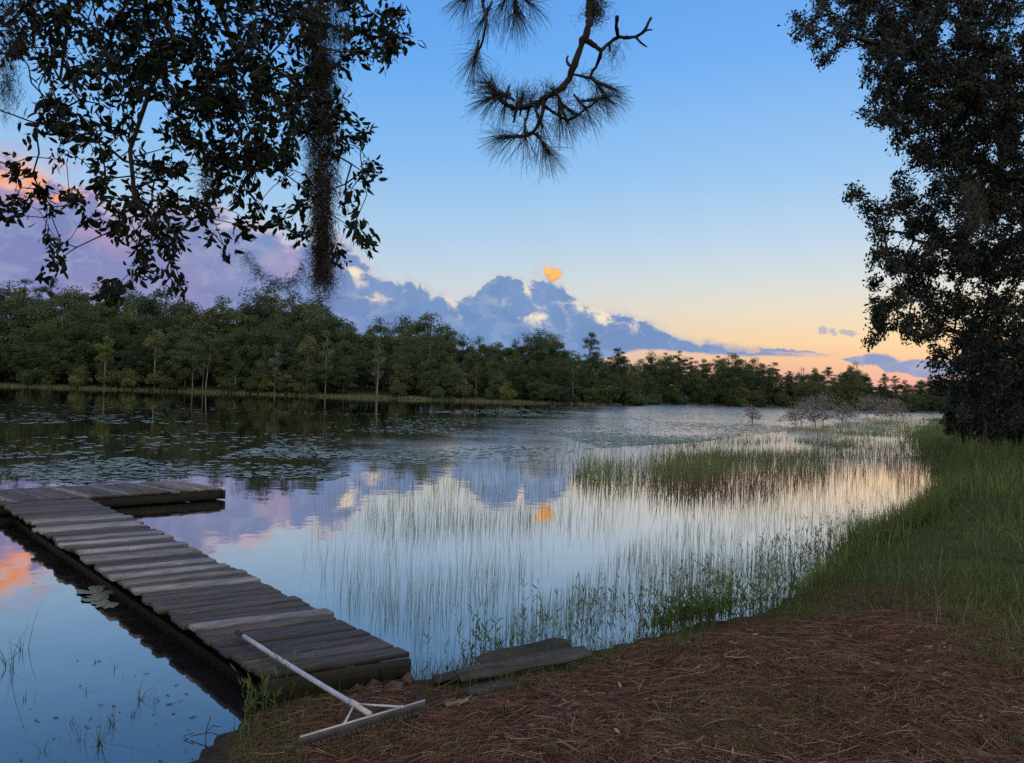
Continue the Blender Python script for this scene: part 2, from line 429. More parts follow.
dk = on_plane(np.array([262, 0, 410, 88, 223, 180]), np.array([675, 503, 653, 498, 489, 481]), DZ)[:, :2]
L0, L1, R0, R1 = dk[0], dk[1], dk[2], dk[3]
rng = random.Random(5)
dock_loc = (-1.07, 4.9, DZ)
dock = thing('wooden_dock', dock_loc, 'weathered L shaped wooden dock reaching from the bank into the lake', 'dock')
ORG = dock_loc
g = Geo(); s = 0.0; Lw = float(np.linalg.norm(L1-L0)); nb = 0; wd_ = (L1-L0)/Lw
pale = {7: .72, 15: .8, 17: .62, 19: .84, 21: .8, 24: .7, 25: .66, 27: .82, 30: .86, 32: .7, 36: .84, 37: .76, 40: .72, 41: .66}
while s < Lw-.1:
    w = .150+rng.uniform(-.008, .02)
    u = (s+w/2)/Lw
    a = L0*(1-u)+L1*u; b_ = R0*(1-u)+R1*u
    d = b_-a; ln = np.linalg.norm(d); d = d/ln
    tw = rng.gauss(0, .012); d = np.array([d[0]-d[1]*tw, d[1]+d[0]*tw])
    nrm = np.array([-d[1], d[0]])
    cw = abs(np.dot(wd_, nrm))
    ea, eb = rng.uniform(-.035, .035), rng.uniform(-.035, .035)
    raised = nb in pale
    if raised: ea -= .03*rng.random(); eb += .04*rng.random()
    if nb < 7: ea *= .3; eb *= .3
    c2 = (a+b_)/2+d*(eb+ea)/2
    zz = DZ-.02+(.010 if raised else 0)+rng.uniform(-.002, .003)
    jit = [rng.gauss(0, .0015) for _ in range(5)]
    roll = rng.gauss(0, .012)
    ed = (L1-L0)*(1-u*.5)+(R1-R0)*u*.5; ed = ed/np.linalg.norm(ed)
    sk = ed/np.dot(ed, nrm)
    ay = np.array([sk[0], sk[1], math.sin(roll)])
    ax = np.array([d[0], d[1], rng.gauss(0, .004)])
    az = np.array([0, 0, 1.])
    box(g, (c2[0], c2[1], zz), ax, ay, az, ln/2+(eb-ea)/2, cw*w/2*(rng.uniform(.86, .93) if not raised else .93)-.002, .018,
        pale.get(nb, rng.choice([.1, .2, .3, .35, .45, .5, .25])), .004, jit)
    for e_, sg in ((-1, .115), (1, .115)):
        for q in (-.3, .3):
            pc = c2+d*e_*(ln/2-sg)+nrm*q*w*.8+d*rng.uniform(-.006, .006); rn = rng.uniform(.005, .009)
            an = np.arange(7)*2*PI/7
            top_ = zz+.0186+.0008
            g.add(np.stack([pc[0]+rn*np.cos(an), pc[1]+rn*np.sin(an), 0*an+top_+(d[0]*0)], 1), np.arange(7)[None], 0.)
    s += w; nb += 1
print('boards', nb)
o = g.obj('walkway_deck', M['deck'], dock, ORG); uvproj(o, (.77, .64, 0), (-.64, .77, 0))
# platform at the lake end
P0 = dk[4]; fd = np.array([-.74, -.672]); bd = dk[5]-dk[4]; PW = float(np.linalg.norm(bd)); bd = bd/PW
g = Geo(); s = 0; k = 0
while s < 4.2:
    w = .14; c = P0+fd*(s+w/2)+bd*PW*.5
    roll = rng.gauss(0, .015)
    box(g, (c[0], c[1], DZ-.005+rng.uniform(-.003, .005)), (bd[0], bd[1], 0), (-fd[0], -fd[1], roll), np.cross((bd[0], bd[1], 0), (-fd[0], -fd[1], 0)),
        .5*PW+rng.uniform(-.02, .02), w/2-.006, .02, rng.choice([.2, .35, .45, .5, .6, .65]), .006, [rng.gauss(0, .003) for _ in range(5)])
    s += w; k += 1
o = g.obj('platform_deck', M['deck'], dock, ORG); uvproj(o, (bd[0], bd[1], 0), (fd[0], fd[1], 0))
def beam(name, a, b_, z0, z1, th, tint=.4, mat='beam', par=dock, org=ORG):
    a = np.asarray(a, float); b_ = np.asarray(b_, float); d = b_-a; ln = np.linalg.norm(d); d = d/ln; n = np.array([-d[1], d[0]])
    g = Geo(); c = (a+b_)/2
    box(g, (c[0], c[1], (z0+z1)/2), (d[0], d[1], 0), (n[0], n[1], 0), (0, 0, 1), ln/2, th/2, (z1-z0)/2, tint, .006)
    o = g.obj(name, M[mat], par, org); uvproj(o, (d[0], d[1], 0), (n[0], n[1], 0)); return o
wd = (L1-L0)/Lw; wn = np.array([wd[1], -wd[0]])
zt = DZ-.044
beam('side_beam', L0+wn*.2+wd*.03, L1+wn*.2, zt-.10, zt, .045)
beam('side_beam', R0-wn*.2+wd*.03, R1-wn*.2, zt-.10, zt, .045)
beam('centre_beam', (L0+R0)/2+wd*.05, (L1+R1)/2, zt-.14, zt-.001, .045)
fdir = (R0-L0)/np.linalg.norm(R0-L0)
o = beam('end_board', L0+wn*0-wd*.004, R0-wd*.004, zt-.145, DZ-.0335, .035, .55); o['label'] = 'green stained end board facing the bank'
beam('platform_beam', P0+fd*.01+bd*.05, P0+fd*4.1+bd*.05, DZ-.17, DZ-.027, .045)
beam('platform_beam', P0+fd*.01+bd*(PW-.06), P0+fd*4.1+bd*(PW-.06), DZ-.17, DZ-.027, .045)
beam('platform_end_beam', P0+bd*.0-fd*.028, P0+bd*PW-fd*.028, DZ-.17, DZ-.022, .045)
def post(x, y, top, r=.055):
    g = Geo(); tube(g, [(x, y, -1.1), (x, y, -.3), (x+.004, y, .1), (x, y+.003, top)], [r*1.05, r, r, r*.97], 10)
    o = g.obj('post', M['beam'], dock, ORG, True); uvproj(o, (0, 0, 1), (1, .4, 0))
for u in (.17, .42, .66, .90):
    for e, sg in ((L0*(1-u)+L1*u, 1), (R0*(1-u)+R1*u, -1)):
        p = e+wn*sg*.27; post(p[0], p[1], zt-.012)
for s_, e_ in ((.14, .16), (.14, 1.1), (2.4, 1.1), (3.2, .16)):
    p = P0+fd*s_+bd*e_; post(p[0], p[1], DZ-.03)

# ------------------------------------------------------------------ the rake lying on the bank
gp = on_plane(237, 632, DZ+.045)
hl = on_plane(300, 737, .24); hr = on_plane(425, 697, .27)
hl[2] = float(ground(hl[0], hl[1]))+.072; hr[2] = float(ground(hr[0], hr[1]))+.078
hc = hl*.46+hr*.54
rake = thing('landscape_rake', (hc[0], hc[1], hc[2]-.08), 'long wide toothed rake with white metal handle lying across the dock end', 'rake')
ro = tuple(rake.location)
hx = unit(hr-hl); hdir = unit(gp-hc)
hup = unit(np.cross(hx, hdir)); hup = hup if hup[2] > 0 else -hup
hfw = np.cross(hup, hx)
g = Geo(); c = (hl+hr)/2-hup*.019
box(g, c, hx, hfw, hup, float(np.linalg.norm(hr-hl))/2, .005, .021, .5, .002)
head = g.obj('rake_head', M['rake_head'], rake, ro)
g = Geo(); tube(g, [hl+hup*.005, (hl+hr)/2+hup*.005, hr+hup*.005], .006, 8); g.obj('rim', M['alu'], head, ro, True)
g = Geo(); nt = 26
for k in range(nt):
    p = hl+(hr-hl)*(k+.5)/nt-hup*.039
    ax = unit(-hup-hfw*.15)
    V = [p+hx*.009, p-hx*.009, p-hx*.004+ax*.034, p+hx*.004+ax*.034]
    V = [v+hfw*.004 for v in V]+[v-hfw*.004 for v in V]
    g.add(V, np.array([(0, 1, 2, 3), (7, 6, 5, 4), (0, 4, 5, 1), (1, 5, 6, 2), (2, 6, 7, 3), (3, 7, 4, 0)]))
teeth = g.obj('tooth_row', M['rake_head'], head, ro)
g = Geo(); h1 = hc+hdir*.01+hup*.012; h2 = gp-hdir*.1
mid = [h1*(1-u)+h2*u+np.array([0, 0, -.006*math.sin(PI*u)]) for u in np.linspace(0, 1, 8)]
tube(g, mid, .0155, 12)
handle = g.obj('handle', M['alu'], rake, ro, True)
g = Geo(); tube(g, [h2-hdir*.012, gp], .0175, 12); tube(g, [gp, gp+hdir*.008], [.0175, .012], 12)
g.obj('grip', M['grip'], handle, ro, True)
for sg in (-1, 1):
    g = Geo(); a = hc+hdir*.17+hup*.014; e = hc+hx*sg*(.155 if sg < 0 else .19)+hup*.006
    tube(g, [a, a*.5+e*.5, e], [.0075, .0065, .0075], 8)
    tube(g, [e-hup*.008, e+hup*.007], .01, 8)
    g.obj('brace', M['alu'], rake, ro, True)
g = Geo(); tube(g, [hc+hdir*.13+hup*.013, hc+hdir*.21+hup*.012], .0185, 12)
g.obj('collar', M['alu'], rake, ro, True)

# ------------------------------------------------------------------ rotten boards, chip, stones and cones on the bank
def slab(name, label, cat, pts, th, tint=.5, mat='rot', nseg=9):
    """a worn board with ragged edges between two end points: (p, q, half width, roll)"""
    p, q, hw, roll = pts
    p = np.array(p, float); q = np.array(q, float); d = unit(q-p)
    sd = unit(np.cross(d, [0, 0, 1])); up = np.cross(sd, d)
    sd, up = sd*math.cos(roll)+up*math.sin(roll), -sd*math.sin(roll)+up*math.cos(roll)
    rg = np.random.default_rng(abs(hash(label)) % 1000 if False else len(label)*7)
    V = []; T = []
    for k in range(nseg):
        u = k/(nseg-1); c = p+(q-p)*u
        wl = hw*(1-.18*rg.random()); wr = hw*(1-.18*rg.random())
        if k in (0, nseg-1): wl *= .8; wr *= .8
        for y, z in ((-wl, -th/2), (wr, -th/2), (wr, th/2), (.3*hw, th/2+.003*rg.normal()), (-.3*hw, th/2+.003*rg.normal()), (-wl, th/2)):
            V.append(c+sd*y+up*(z+.003*rg.normal()))
    n = 6; k = np.arange(n); k2 = (k+1) % n
    f = np.concatenate([np.stack([i*n+k, i*n+k2, (i+1)*n+k2, (i+1)*n+k], -1) for i in range(nseg-1)])
    base = (p+q)/2
    g = Geo(); g.add(V, [f[:, ::-1], k[None], ((nseg-1)*n+k)[::-1][None]], tint)
    o = g.obj(name, M[mat], None, tuple(base)); uvproj(o, d, sd)
    return tag(o, label, cat)
def gpt(px, py, lift=0., z0=.1):
    p = on_plane(px, py, z0)
    for _ in range(5): p = on_plane(px, py, float(ground(p[0], p[1]))+lift)
    return p
slab('rotten_board', 'long split grey board on top of the rotten board pile by the water', 'board', (gpt(458, 676, .07), gpt(588, 651, .08), .072, -.36), .016, .75)
slab('rotten_board', 'broad peaked grey board behind the long split board at the shore', 'board', (gpt(484, 668, .05), gpt(572, 648, .11), .115, -.66), .013, .45)
slab('rotten_board', 'thin dark splintered slat poking out of the pile at its reed end', 'board', (gpt(545, 644, .12), gpt(570, 638, .14), .02, .1), .016, .3)
slab('rotten_board', 'low grey board lying under the pile nearest the pine straw', 'board', (gpt(466, 693, .02), gpt(516, 682, .025), .045, -.2), .016, .6)
slab('rotten_board', 'short dark board stub at the dock end of the pile', 'board', (gpt(433, 680, .03), gpt(466, 673, .05), .06, -.1), .02, .25)
slab('bark_chip', 'flat pale brown bark chip lying between rake and board pile', 'bark chip', (gpt(445, 705, .012), gpt(469, 700, .012), .03, .1), .012, .5, 'chip', 6)

def lump(name, label, cat, px, py, r, mat, seed, flat=.7):
    rg = np.random.default_rng(seed)
    import bmesh
    bm = bmesh.new(); bmesh.ops.create_icosphere(bm, subdivisions=3, radius=1)
    ph = rg.random((6, 3))*9
    for v in bm.verts:
        c = np.array(v.co); k = 1+.16*math.sin(c@(ph[0]-4)+ph[1][0])+.12*math.sin(c@(ph[2]-4)*1.6+ph[1][1])+.06*math.sin(c@(ph[3]-4)*3+2)+.05*rg.normal()
        v.co = Vector(c*k*np.array([1, .85, flat])*r)
    me = bpy.data.meshes.new(name); bm.to_mesh(me); bm.free(); me.materials.append(M[mat])
    for p in me.polygons: p.use_smooth = True
    o = bpy.data.objects.new(name, me); COL.objects.link(o)
    p = gpt(px, py, r*flat*.35); o.location = p; o.rotation_euler = (0, 0, rg.random()*6)
    return tag(o, label, cat)
lump('stone', 'rounded dark stone tight under the right corner of the dock end', 'stone', 408, 680, .048, 'clod', 1, .85)
lump('stone', 'low wide muddy stone in the row before the dock end', 'stone', 394, 687, .055, 'clod', 2, .6)
lump('stone', 'greyish stone with dead grass across it before the dock end', 'stone', 374, 685, .045, 'clod', 3, .75)
lump('stone', 'smallest muddy stone leftmost in the row before the dock end', 'stone', 358, 689, .035, 'clod', 4, .7)

def cone(label, px, py, L, az, tilt):
    g = Geo(); rg = np.random.default_rng(px)
    tube(g, [(0, 0, -L*.5), (0, 0, 0), (0, 0, L*.48)], [L*.14, L*.22, L*.06], 8, tint=.1)
    N = 110; k = np.arange(N); u = (k+.5)/N; an = k*2.39996
    z = -L*.5+L*u; rad = L*.30*np.sin(PI*np.clip(u*.86+.12, 0, 1))**.8
    dr = np.stack([np.cos(an), np.sin(an), .35+.5*u], 1); dr = unit(dr)
    base = np.stack([0*z, 0*z, z], 1)+dr*rad[:, None]*.3
    tip = base+dr*rad[:, None]*.85
    s = np.stack([-np.sin(an), np.cos(an), 0*an], 1)*(L*.075); up = np.cross(dr, s/np.linalg.norm(s, axis=1, keepdims=True))*L*.03
    V = np.stack([base-s*.5, base+s*.5, tip+s, tip-s, tip+s*.8+up, tip-s*.8+up, base+up*.4], 1)
    b = (k*7)[:, None]
    g.add(V.reshape(-1, 3), [np.concatenate([b+[0, 1, 2, 3], b+[3, 2, 4, 5]]), b+[4, 6, 5]], np.tile([.05, .05, .6, .6, .95, .95, .2], N))
    o = g.obj('pine_cone', M['cone']); p = gpt(px, py, L*.2)
    o.location = p; o.rotation_euler = (tilt, 0, az); tag(o, label, 'pine cone', 'pine cones lying on the bank')
cone('open brown pine cone lying on its side right of the bark chip', 506, 713, .12, .9, 1.5)
cone('dark pine cone in the straw at the bottom edge of the view', 551, 752, .11, .2, .5)
cone('small dark pine cone far back where the straw meets the grass', 716, 668, .09, 2.2, 1.3)
cone('pine cone half buried in straw right of the middle of the bank', 640, 722, .10, .4, 1.4)
cone('dark pine cone at the right edge of the straw bank', 1012, 742, .11, 1.2, 1.2)

# ------------------------------------------------------------------ growing trees
def grow(roots, targets, step, rg, wob=.12, sag=0.):
    """roots: list of polylines (k,3) already joined; every target hooks on to the nearest node"""
    P = []; par = []
    for pl, pi in roots:
        prev = pi
        for p in pl: P.append(np.asarray(p, float)); par.append(prev); prev = len(P)-1
    T = np.asarray(targets, float); A = np.array(P)
    d0 = np.min(np.linalg.norm(T[:, None]-A[None], axis=2), 1)
    tips = []
    for ti in np.argsort(d0):
        q = T[ti]; A = np.array(P); d = np.linalg.norm(A-q, axis=1)
        j = int(np.argmin(d)); n = max(1, int(math.ceil(d[j]/step))); prev = j; p0 = A[j]
        for k in range(1, n+1):
            u = k/n; p = p0*(1-u)+q*u
            if k < n: p = p+rg.normal(size=3)*wob*step*math.sin(PI*u)+np.array([0, 0, sag*d[j]*math.sin(PI*u)])
            P.append(p); par.append(prev); prev = len(P)-1
        tips.append((prev, ti))
    return np.array(P), np.array(par), tips
def branch_mesh(g, P, par, r0, rmax, ex=.45, n=5):
    cnt = np.zeros(len(P)); ch = np.bincount(par[par >= 0], minlength=len(P)); cnt[ch == 0] = 1
    for k in range(len(P)-1, -1, -1):
        if par[k] >= 0: cnt[par[k]] += cnt[k]
    r = np.minimum(r0*cnt**ex, rmax)
    m = par >= 0
    edge_tubes(g, P[par[m]], P[m], np.minimum(r[par[m]], r[m]*1.6), r[m], n)
    return r

def twig_leaves(g, P, par, tips, rg, nleaf, L, w, spread, rev=2, droop=.35, kind='leaf'):
    B = []; Dv = []
    for idx, _ in tips:
        p = P[idx]; chain = [p]; k = idx
        for _ in range(rev):
            if par[k] >= 0: k = par[k]; chain.append(P[k])
        d = unit(chain[0]-chain[-1]) if len(chain) > 1 else np.array([0, 0, -1.])
        n = nleaf if np.isscalar(nleaf) else rg.integers(*nleaf)
        u = rg.random(n)**.8
        pos = p+d*(u[:, None]-.55)*spread*1.6+rg.normal(size=(n, 3))*spread*.38
        out = unit(rg.normal(size=(n, 3)))*.9+d*.8+np.array([0, 0, -droop])
        B.append(pos); Dv.append(out)
    B = np.concatenate(B); Dv = np.concatenate(Dv); N = len(B)
    LL = L*(.5+.85*rg.random(N)**.9)
    (leaves if kind == 'leaf' else rhombs)(g, B, Dv, LL, LL*w*(.8+.45*rg.random(N)), rg.random(N), rg, *((.2,) if kind == 'leaf' else ()))

def blobs(lst, rg, dens, dlo, dhi):
    T = []
    for x, y, r in lst:
        n = max(2, int(round(dens*r*r)))
        a = rg.random(n)*2*PI; q = r*np.sqrt(rg.random(n))
        T.append(at(x+q*np.cos(a), y+q*np.sin(a), dlo+(dhi-dlo)*rg.random(n)))
    return np.concatenate(T)

# --- the oak whose bough hangs into the top left
rg = np.random.default_rng(11)
bl = [(40, 15, 38), (100, 15, 42), (160, 20, 45), (220, 22, 48), (280, 20, 42), (335, 15, 36), (378, 18, 26), (395, 42, 12), (385, 58, 9), (350, 56, 14),
      (25, 60, 20), (62, 70, 28), (120, 75, 38), (180, 80, 42), (232, 85, 42), (285, 85, 38), (322, 60, 26),
      (45, 108, 22), (80, 120, 24), (130, 128, 14), (200, 120, 32), (245, 130, 38), (285, 130, 30), (320, 110, 22),
      (60, 140, 18), (100, 150, 12), (18, 170, 8), (10, 208, 10), (22, 208, 8), (42, 198, 14), (76, 205, 18), (100, 182, 14), (55, 245, 10), (58, 262, 6),
      (108, 226, 16), (112, 205, 14), (135, 195, 16), (165, 180, 22), (150, 160, 12), (180, 150, 20), (215, 165, 20), (245, 170, 14), (265, 150, 18), (136, 258, 16), (164, 270, 12), (180, 286, 7), (121, 292, 7), (115, 287, 5),
      (145, 232, 18), (172, 246, 14), (188, 221, 18), (160, 212, 16), (205, 200, 14), (221, 238, 9), (245, 221, 11), (258, 197, 14), (232, 190, 8), (283, 217, 8), (303, 205, 12), (300, 180, 12), (285, 172, 12),
      (361, 164, 10), (368, 170, 7), (357, 138, 9), (345, 120, 10), (338, 150, 12), (352, 228, 10), (368, 246, 8), (340, 250, 7), (345, 200, 8), (305, 235, 8)]
T = blobs(bl, rg, .0145, 4.1, 6.2)
top = blobs([(60, -45, 60), (180, -50, 70), (300, -50, 60), (-60, 30, 50), (-80, 130, 45)], rg, .006, 4.0, 6.5)
T = np.concatenate([T, top])
nT = len(T)
over = np.stack([rg.uniform(-9, 6, 420), rg.uniform(-9, 2.2, 420), rg.uniform(6.2, 10.5, 420)], 1)  # unseen oak crown over the camera, added to shade the near ground
over = over[np.hypot((over[:, 0]+1.5)/7.5, (over[:, 1]+3)/6) < 1]
T = np.concatenate([T, over])
tb = np.array([-3.4, -1.6, float(ground(-3.4, -1.6))])
trunk_pl = [tb+[0, 0, -.2], tb+[.02, .02, 1.2], tb+[.05, .15, 2.6], tb+[.2, .5, 3.9], tb+[.5, 1.4, 5.0], tb+[.9, 2.8, 5.7], at(60, -120, 3.9), at(130, -105, 4.7), at(190, -85, 5.2), at(260, -75, 5.4), at(320, -60, 5.2), at(370, -35, 5.0)]
second = [at(150, -20, 5.1), at(175, 40, 5.1), at(150, 90, 5.1), at(130, 150, 5.1), at(135, 200, 5.0)]
third = [at(215, 0, 5.2), at(240, 60, 5.1), at(290, 110, 5.0), at(322, 150, 4.9)]
fourth = [at(60, -60, 4.4), at(70, 10, 4.8), at(60, 80, 4.9)]
P, par, tips = grow([(trunk_pl, -1), (second, 7), (third, 8), (fourth, 6)], T, .16, rg, .22, .03)
high = [q for q in tips if q[1] >= nT]; tips = [q for q in tips if q[1] < nT]
oak = thing('oak_tree', tuple(tb), 'broad leaved oak bough hanging dark into the upper left of the view', 'tree')
g = Geo(); r = branch_mesh(g, P, par, .0028, .05, .42, 6)
m = Geo(); tube(m, trunk_pl[:6], [.34, .28, .24, .2, .14, .1], 14)
m.obj('trunk', M['bark'], oak, tuple(tb), True)
g.obj('branches', M['bark'], oak, tuple(tb), True)
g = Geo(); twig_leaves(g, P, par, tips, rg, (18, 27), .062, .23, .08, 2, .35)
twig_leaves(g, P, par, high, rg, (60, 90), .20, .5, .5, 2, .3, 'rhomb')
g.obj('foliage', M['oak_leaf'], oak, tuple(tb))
print('left oak', len(tips))

# --- the big oak at the right
rg = np.random.default_rng(12)
bl = [(880, 5, 28), (915, 18, 32), (850, -8, 24), (800, 24, 12), (815, 38, 13), (840, 15, 24), (830, 48, 12), (868, 30, 30), (900, 62, 38), (880, 108, 18), (900, 120, 18), (950, 50, 60), (1000, 60, 60), (930, 128, 36), (975, 130, 45), (1015, 140, 45),
      (912, 152, 18), (940, 158, 22), (985, 178, 38), (1015, 185, 36), (940, 95, 34), (905, 90, 24), (985, 90, 40), (905, 178, 12), (862, 205, 10), (855, 196, 5), (875, 214, 14), (900, 216, 20), (930, 205, 24), (960, 215, 38), (1000, 225, 50), (885, 248, 18), (912, 258, 28), (945, 275, 40), (1000, 285, 50), (868, 284, 9),
      (888, 298, 18), (873, 336, 9), (884, 320, 13), (918, 308, 30), (958, 335, 32), (1005, 345, 42), (945, 366, 16), (952, 385, 14), (965, 395, 14), (990, 392, 34), (1020, 400, 34)]
T = blobs(bl, rg, .022, 17.5, 23.5)
ext = blobs([(1070, 60, 70), (1080, 190, 80), (1080, 310, 70), (1180, 120, 90), (1190, 260, 80), (960, -60, 80), (1080, -90, 90), (870, -40, 40), (1200, -40, 90), (1290, 180, 60)], rg, .006, 16.5, 26)
T = np.concatenate([T, ext])
tb = at(1095, 420, 21.5); tb[2] = float(ground(tb[0], tb[1]))
pl = [tb+[0, 0, -.3], tb+[-.05, 0, 1.2], tb+[-.15, 0, 2.6], tb+[-.2, .1, 4.2], tb+[-.1, .1, 6.2], tb+[-.3, 0, 8.2], tb+[-.5, 0, 10.2]]
l1 = [tb+[-1., -.3, 5.4], at(1020, 262, 20.8), at(965, 252, 20.6), at(915, 240, 20.4)]
l2 = [at(1040, 120, 20.6), at(980, 85, 20.4), at(915, 55, 20.2), at(850, 35, 20.0)]
l3 = [tb+[-.8, -.2, 3.7], at(1020, 330, 21), at(970, 335, 21)]
P, par, tips = grow([(pl, -1), (l1, 3), (l2, 5), (l3, 2)], T, .5, rg, .18, .03)
oak2 = thing('oak_tree', tuple(tb), 'big dark oak filling the right edge of the view above the grass', 'tree')
g = Geo(); branch_mesh(g, P, par, .010, .16, .42, 5); g.obj('branches', M['bark'], oak2, tuple(tb), True)
m = Geo(); tube(m, pl, [.48, .38, .34, .30, .25, .18, .12], 14); m.obj('trunk', M['bark'], oak2, tuple(tb), True)
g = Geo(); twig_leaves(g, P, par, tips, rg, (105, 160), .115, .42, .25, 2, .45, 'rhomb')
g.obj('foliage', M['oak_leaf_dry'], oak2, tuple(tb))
print('right oak', len(tips))

# --- the pine whose twigs hang into the top centre
rg = np.random.default_rng(13)
tb = np.array([1.9, -3.2, float(ground(1.9, -3.2))])
pd = 5.0
pine = thing('pine_tree', tuple(tb), 'long needled pine bough hanging bent and dark at the top centre', 'tree')
b0 = tb+[-.1, .3, 6.6]
def pxs(lst, d=pd): return [at(x, y, d+.25*math.sin(x*.11+y*.07)) for x, y in lst]
mainb = [b0, tb+[-.3, 2.2, 6.1], tb+[-.75, 4.5, 5.9], tb+[-1.1, 6.6, 5.6]]+pxs([(592, -40), (590, 0), (590, 25), (581, 45), (573, 68), (567, 84), (556, 92), (544, 100), (530, 106), (515, 109), (503, 102), (493, 92), (490, 82)])
m = Geo(); tube(m, [tb+[0, 0, -.3], tb+[0, 0, 1.5], tb+[-.03, .02, 4], tb+[-.05, .1, 7], tb+[0, .1, 10.5]], [.26, .21, .18, .14, .07], 14)
m.obj('trunk', M['pine_bark'], pine, tuple(tb), True)
g = Geo()
def rough_tube(g, pts, r0, r1, n=8):
    pts = np.array(pts); seg = np.linalg.norm(np.diff(pts, axis=0), axis=1); u = np.concatenate([[0], np.cumsum(seg)]); tt = np.linspace(0, u[-1], max(4, int(u[-1]/.045)+2))
    q = np.stack([np.interp(tt, u, pts[:, k]) for k in range(3)], 1)
    ker = np.array([1, 2, 1])/4
    for k in range(3): q[1:-1, k] = np.convolve(q[:, k], ker, 'valid')
    q[1:-1] += rg.normal(size=(len(q)-2, 3))*r0*.12
    tube(g, q, (r0+(r1-r0)*(tt/u[-1])**.8)*(1+.16*rg.normal(size=len(q))), n)
rough_tube(g, mainb[:5], .055, .034); rough_tube(g, mainb[4:], .033, .011)
br2 = pxs([(587, 41), (594, 45), (601, 51), (609, 43), (618, 37), (628, 38), (636, 37), (645, 31), (651, 18)])
rough_tube(g, br2, .017, .009); rough_tube(g, pxs([(618, 37), (616, 28), (617, 17)]), .014, .012); rough_tube(g, pxs([(636, 37), (641, 43), (647, 47)]), .010, .005)
rough_tube(g, pxs([(645, 31), (650, 29), (652, 30)]), .007, .004); rough_tube(g, pxs([(609, 43), (610, 52)]), .009, .006)
rough_tube(g, pxs([(601, 51), (597, 66), (589, 76), (597, 84), (603, 92)]), .012, .007)
rough_tube(g, pxs([(544, 100), (543, 112), (540, 122), (534, 133), (523, 137), (507, 137)]), .013, .007); rough_tube(g, pxs([(534, 133), (540, 139), (545, 146)]), .008, .006)
rough_tube(g, pxs([(544, 106), (556, 114), (567, 121), (577, 116), (585, 109), (599, 100)]), .012, .006)
rough_tube(g, pxs([(573, 68), (566, 62), (568, 56)]), .012, .007); rough_tube(g, pxs([(556, 92), (550, 88)]), .009, .006); rough_tube(g, pxs([(503, 102), (498, 98), (492, 96)]), .009, .007)
upb = [mainb[2]]+pxs([(500, -60), (483, -15), (483, 5), (486, 25), (482, 45), (475, 57)], 4.9)
rough_tube(g, upb[:3], .032, .016); rough_tube(g, upb[2:], .015, .006)
rough_tube(g, pxs([(500, -58), (512, -20), (516, 8)], 4.9), .014, .007); rough_tube(g, pxs([(483, -5), (474, -12), (468, -6)], 4.9), .01, .006)
g.obj('bough', M['pine_bark'], pine, tuple(tb), True)
def tuft(px, py, dx, dy, n, L, spr=.9, dz=0., depth=pd):
    p = at(px, py, depth+.25*math.sin(px*.11+py*.07) if depth == pd else depth)
    ax = unit(RT*dx-UP*dy+FW*dz)
    g = Geo(); n = int(n*1.45); d = unit(ax+rg.normal(size=(n, 3))*spr*.62)
    b = p-ax*(rg.random(n)*.13-.03)[:, None]
    LL = L*.82*(.65+.4*rg.random(n)); K = 5; t = np.linspace(0, 1, K)
    Pn = b[:, None]+d[:, None]*(LL[:, None]*t)[..., None]+np.array([0, 0, -1.])*((.16+.12*rg.random(n))[:, None]*LL[:, None]*t**2)[..., None]
    W = np.full((n, 1), .00135)*np.linspace(1, .5, K)[None]
    ribbons(g, Pn, W, unit(np.cross(d, rg.normal(size=(n, 3)))), rg.random(n))
    tube(g, [p-ax*.12, p, p+ax*.02], [.008, .009, .003], 6, tint=.2)
    g.obj('needle_tuft', M['needle'], pine, tuple(tb))
for a in [(491, 86, -.5, -.6, 120, .26), (493, 98, -.9, .2, 100, .25), (505, 103, -.2, .8, 70, .24), (517, 106, .2, -1, 90, .25), (530, 104, .2, -.9, 90, .24), (507, 137, -1, .1, 130, .27), (525, 137, 0, .8, 60, .26),
          (545, 147, .5, .9, 120, .28), (541, 122, .3, .7, 70, .25), (566, 119, .3, .7, 60, .26), (585, 108, .5, .6, 70, .25), (600, 99, .8, -.1, 110, .25), (603, 92, .5, .7, 80, .24), (590, 78, .9, .2, 60, .22), (522, 98, .1, -.9, 80, .22), (545, 96, .5, -.8, 70, .22), (556, 92, -.4, -.8, 50, .2), (572, 112, .6, .5, 80, .23), (498, 92, -.8, -.4, 80, .24), (560, 117, .1, .9, 70, .24), (612, 88, .8, .3, 50, .2)]:
    tuft(*a)
for a in [(475, 58, -.2, .9, 110, .24), (484, 18, -.4, .8, 90, .25), (468, -4, -.7, .7, 110, .26), (516, 10, .1, 1, 150, .27), (528, 2, .6, .6, 70, .24), (505, 0, -.3, .8, 80, .26)]:
    tuft(*a, depth=4.9)

